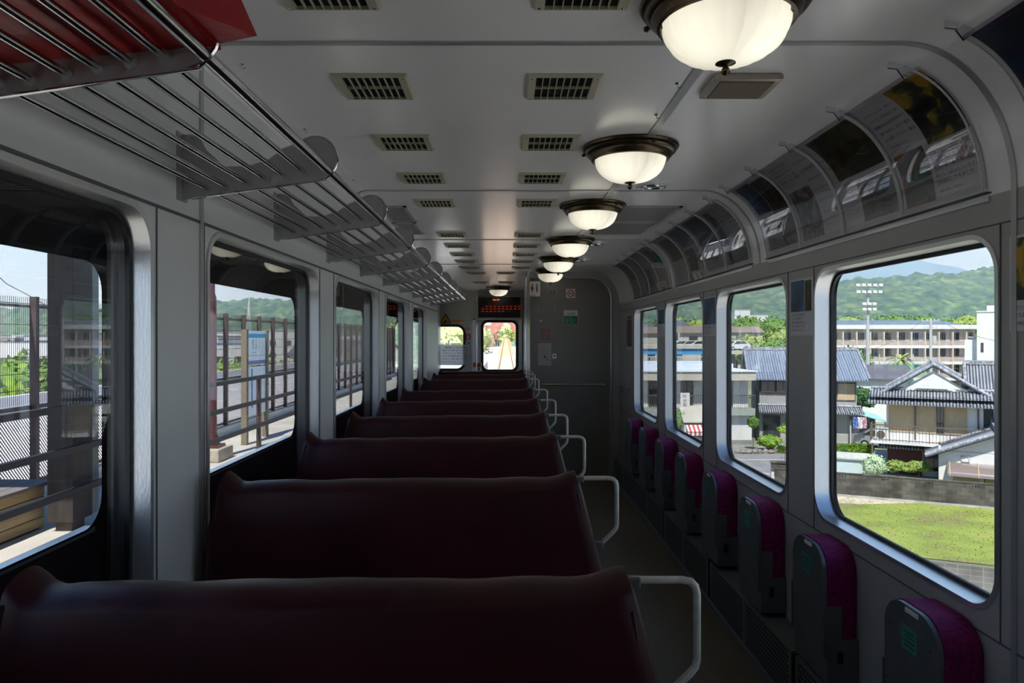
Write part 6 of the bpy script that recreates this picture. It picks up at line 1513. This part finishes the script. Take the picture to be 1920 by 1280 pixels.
# truss bridge: portal frames in brick-red steel
m_br = M('red_bridge_steel', (.30,.13,.10), .6, var=.2, vscale=1.5)
t = thing('truss_bridge', 'brick-red steel truss bridge with arched portals straight ahead', 'bridge', (0, 150, tz(150)))
for pk in range(6):
    y = 140+13*pk; z0 = tz(y)-.6; hh = 6.6
    mb = MB()
    for s in (-1, 1):
        mb.box(s*2.6-.38 if s < 0 else s*2.6-.12, s*2.6+.12 if s < 0 else s*2.6+.38, y, y+.5, z0-1.0, z0+hh)
    arch = [(1.45*cos(a), z0+3.4+1.9*sin(a)) for a in [radians(180*k/12) for k in range(13)]]
    mb.prism([(2.5,y,z0+hh), (-2.5,y,z0+hh), (-2.5,y,z0+2.4)]+[(-x_, y, z_) for x_, z_ in arch]+[(2.5,y,z0+2.4)], (0,0,0), (0,.3,0)); mb.build('portal', m_br, t)
    if pk < 5:
        for s in (-1, 1):
            mb = MB(); mb.bar((s*2.7,y,z0+.2), (s*2.7,y+13,z0+.3), .4, .7); mb.bar((s*2.7,y,z0+hh-.3), (s*2.7,y+13,z0+hh-.2), .35, .4)
            mb.bar((s*2.7,y,z0+.3), (s*2.7,y+6.5,z0+hh-.3), .3); mb.bar((s*2.7,y+6.5,z0+hh-.3), (s*2.7,y+13,z0+.3), .3); mb.bar((s*2.7,y+6.5,z0), (s*2.7,y+6.5,z0+hh-.3), .2)
            mb.build('side_truss', m_br, t)
# neighbouring arched girder bridge to the left
t = thing('arch_bridge', 'second red arched bridge left of the railway bridge', 'bridge', (-9, 150, G)); a = P(860, 637, 150); b = P(927, 612, 150)
mb = MB(); mb.box(a.x, b.x, 150, 151, b.z-.4, b.z+.3); mb.box(a.x, b.x, 150, 151, a.z-.3, a.z); mb.build('chord', m_br, t)
for k in range(6):
    x = a.x+(b.x-a.x)*(k+.5)/6; mb = MB(); mb.tube([(x-.55,150,a.z),(x-.45,150,a.z+(b.z-a.z)*.6),(x,150,b.z-.3)], .16, 6); mb.tube([(x+.55,150,a.z),(x+.45,150,a.z+(b.z-a.z)*.6),(x,150,b.z-.3)], .16, 6); mb.build('arch_rib', m_br, t)
mb = MB()
for k in range(3): x = a.x+(b.x-a.x)*k/2; mb.box(x-.5,x+.5,150,151,G,a.z)
mb.build('pier', m_road, t)
m_leafP = leaf_mat('leaf_pale_yellow', (.22,.27,.10), (.46,.48,.24))  # leaves lightened, putting the overexposed daylight ahead into their colour
for k, (px, Y, h, R, mt) in enumerate(((790,110,13,6,m_leafP),(822,100,12.5,6,m_leafP),(846,105,12,5.5,m_leafP),(862,112,11,4,m_leafP),(890,320,9,4,m_leafP),(934,240,13,4,m_leafP),(955,268,14,4.5,m_leafP),(975,240,13,4,m_leafY))):
    x = (px-VX)/F*Y; tree('broadleaf_tree', ['%s pale green tree from the left in the front left window' % ORD[k], '%s green tree from the left beyond the bridge ahead' % ORD[max(0,k-4)]][k > 3], 'tree', (x, Y, G), h, R, mt, 1500, .3, 100+k, 'trees ahead of the train', trunk=True)
# ================================================================ HAZE over the valley towards the hills
m = bpy.data.materials.new('valley_haze'); m.use_nodes = True; t_ = m.node_tree; t_.nodes.clear()
o_ = t_.nodes.new('ShaderNodeOutputMaterial'); vs_ = t_.nodes.new('ShaderNodeVolumeScatter'); vs_.inputs['Color'].default_value = (.45,.70,1,1); vs_.inputs['Density'].default_value = .0014; vs_.inputs['Anisotropy'].default_value = .0
t_.links.new(vs_.outputs[0], o_.inputs['Volume'])
mb = MB(); mb.box(-900, 1500, 345, 760, -60, 260); hz = mb.build('haze', m); hz['kind'] = 'stuff'; tag(hz, 'thin bluish haze lying in front of the far hills', 'haze')
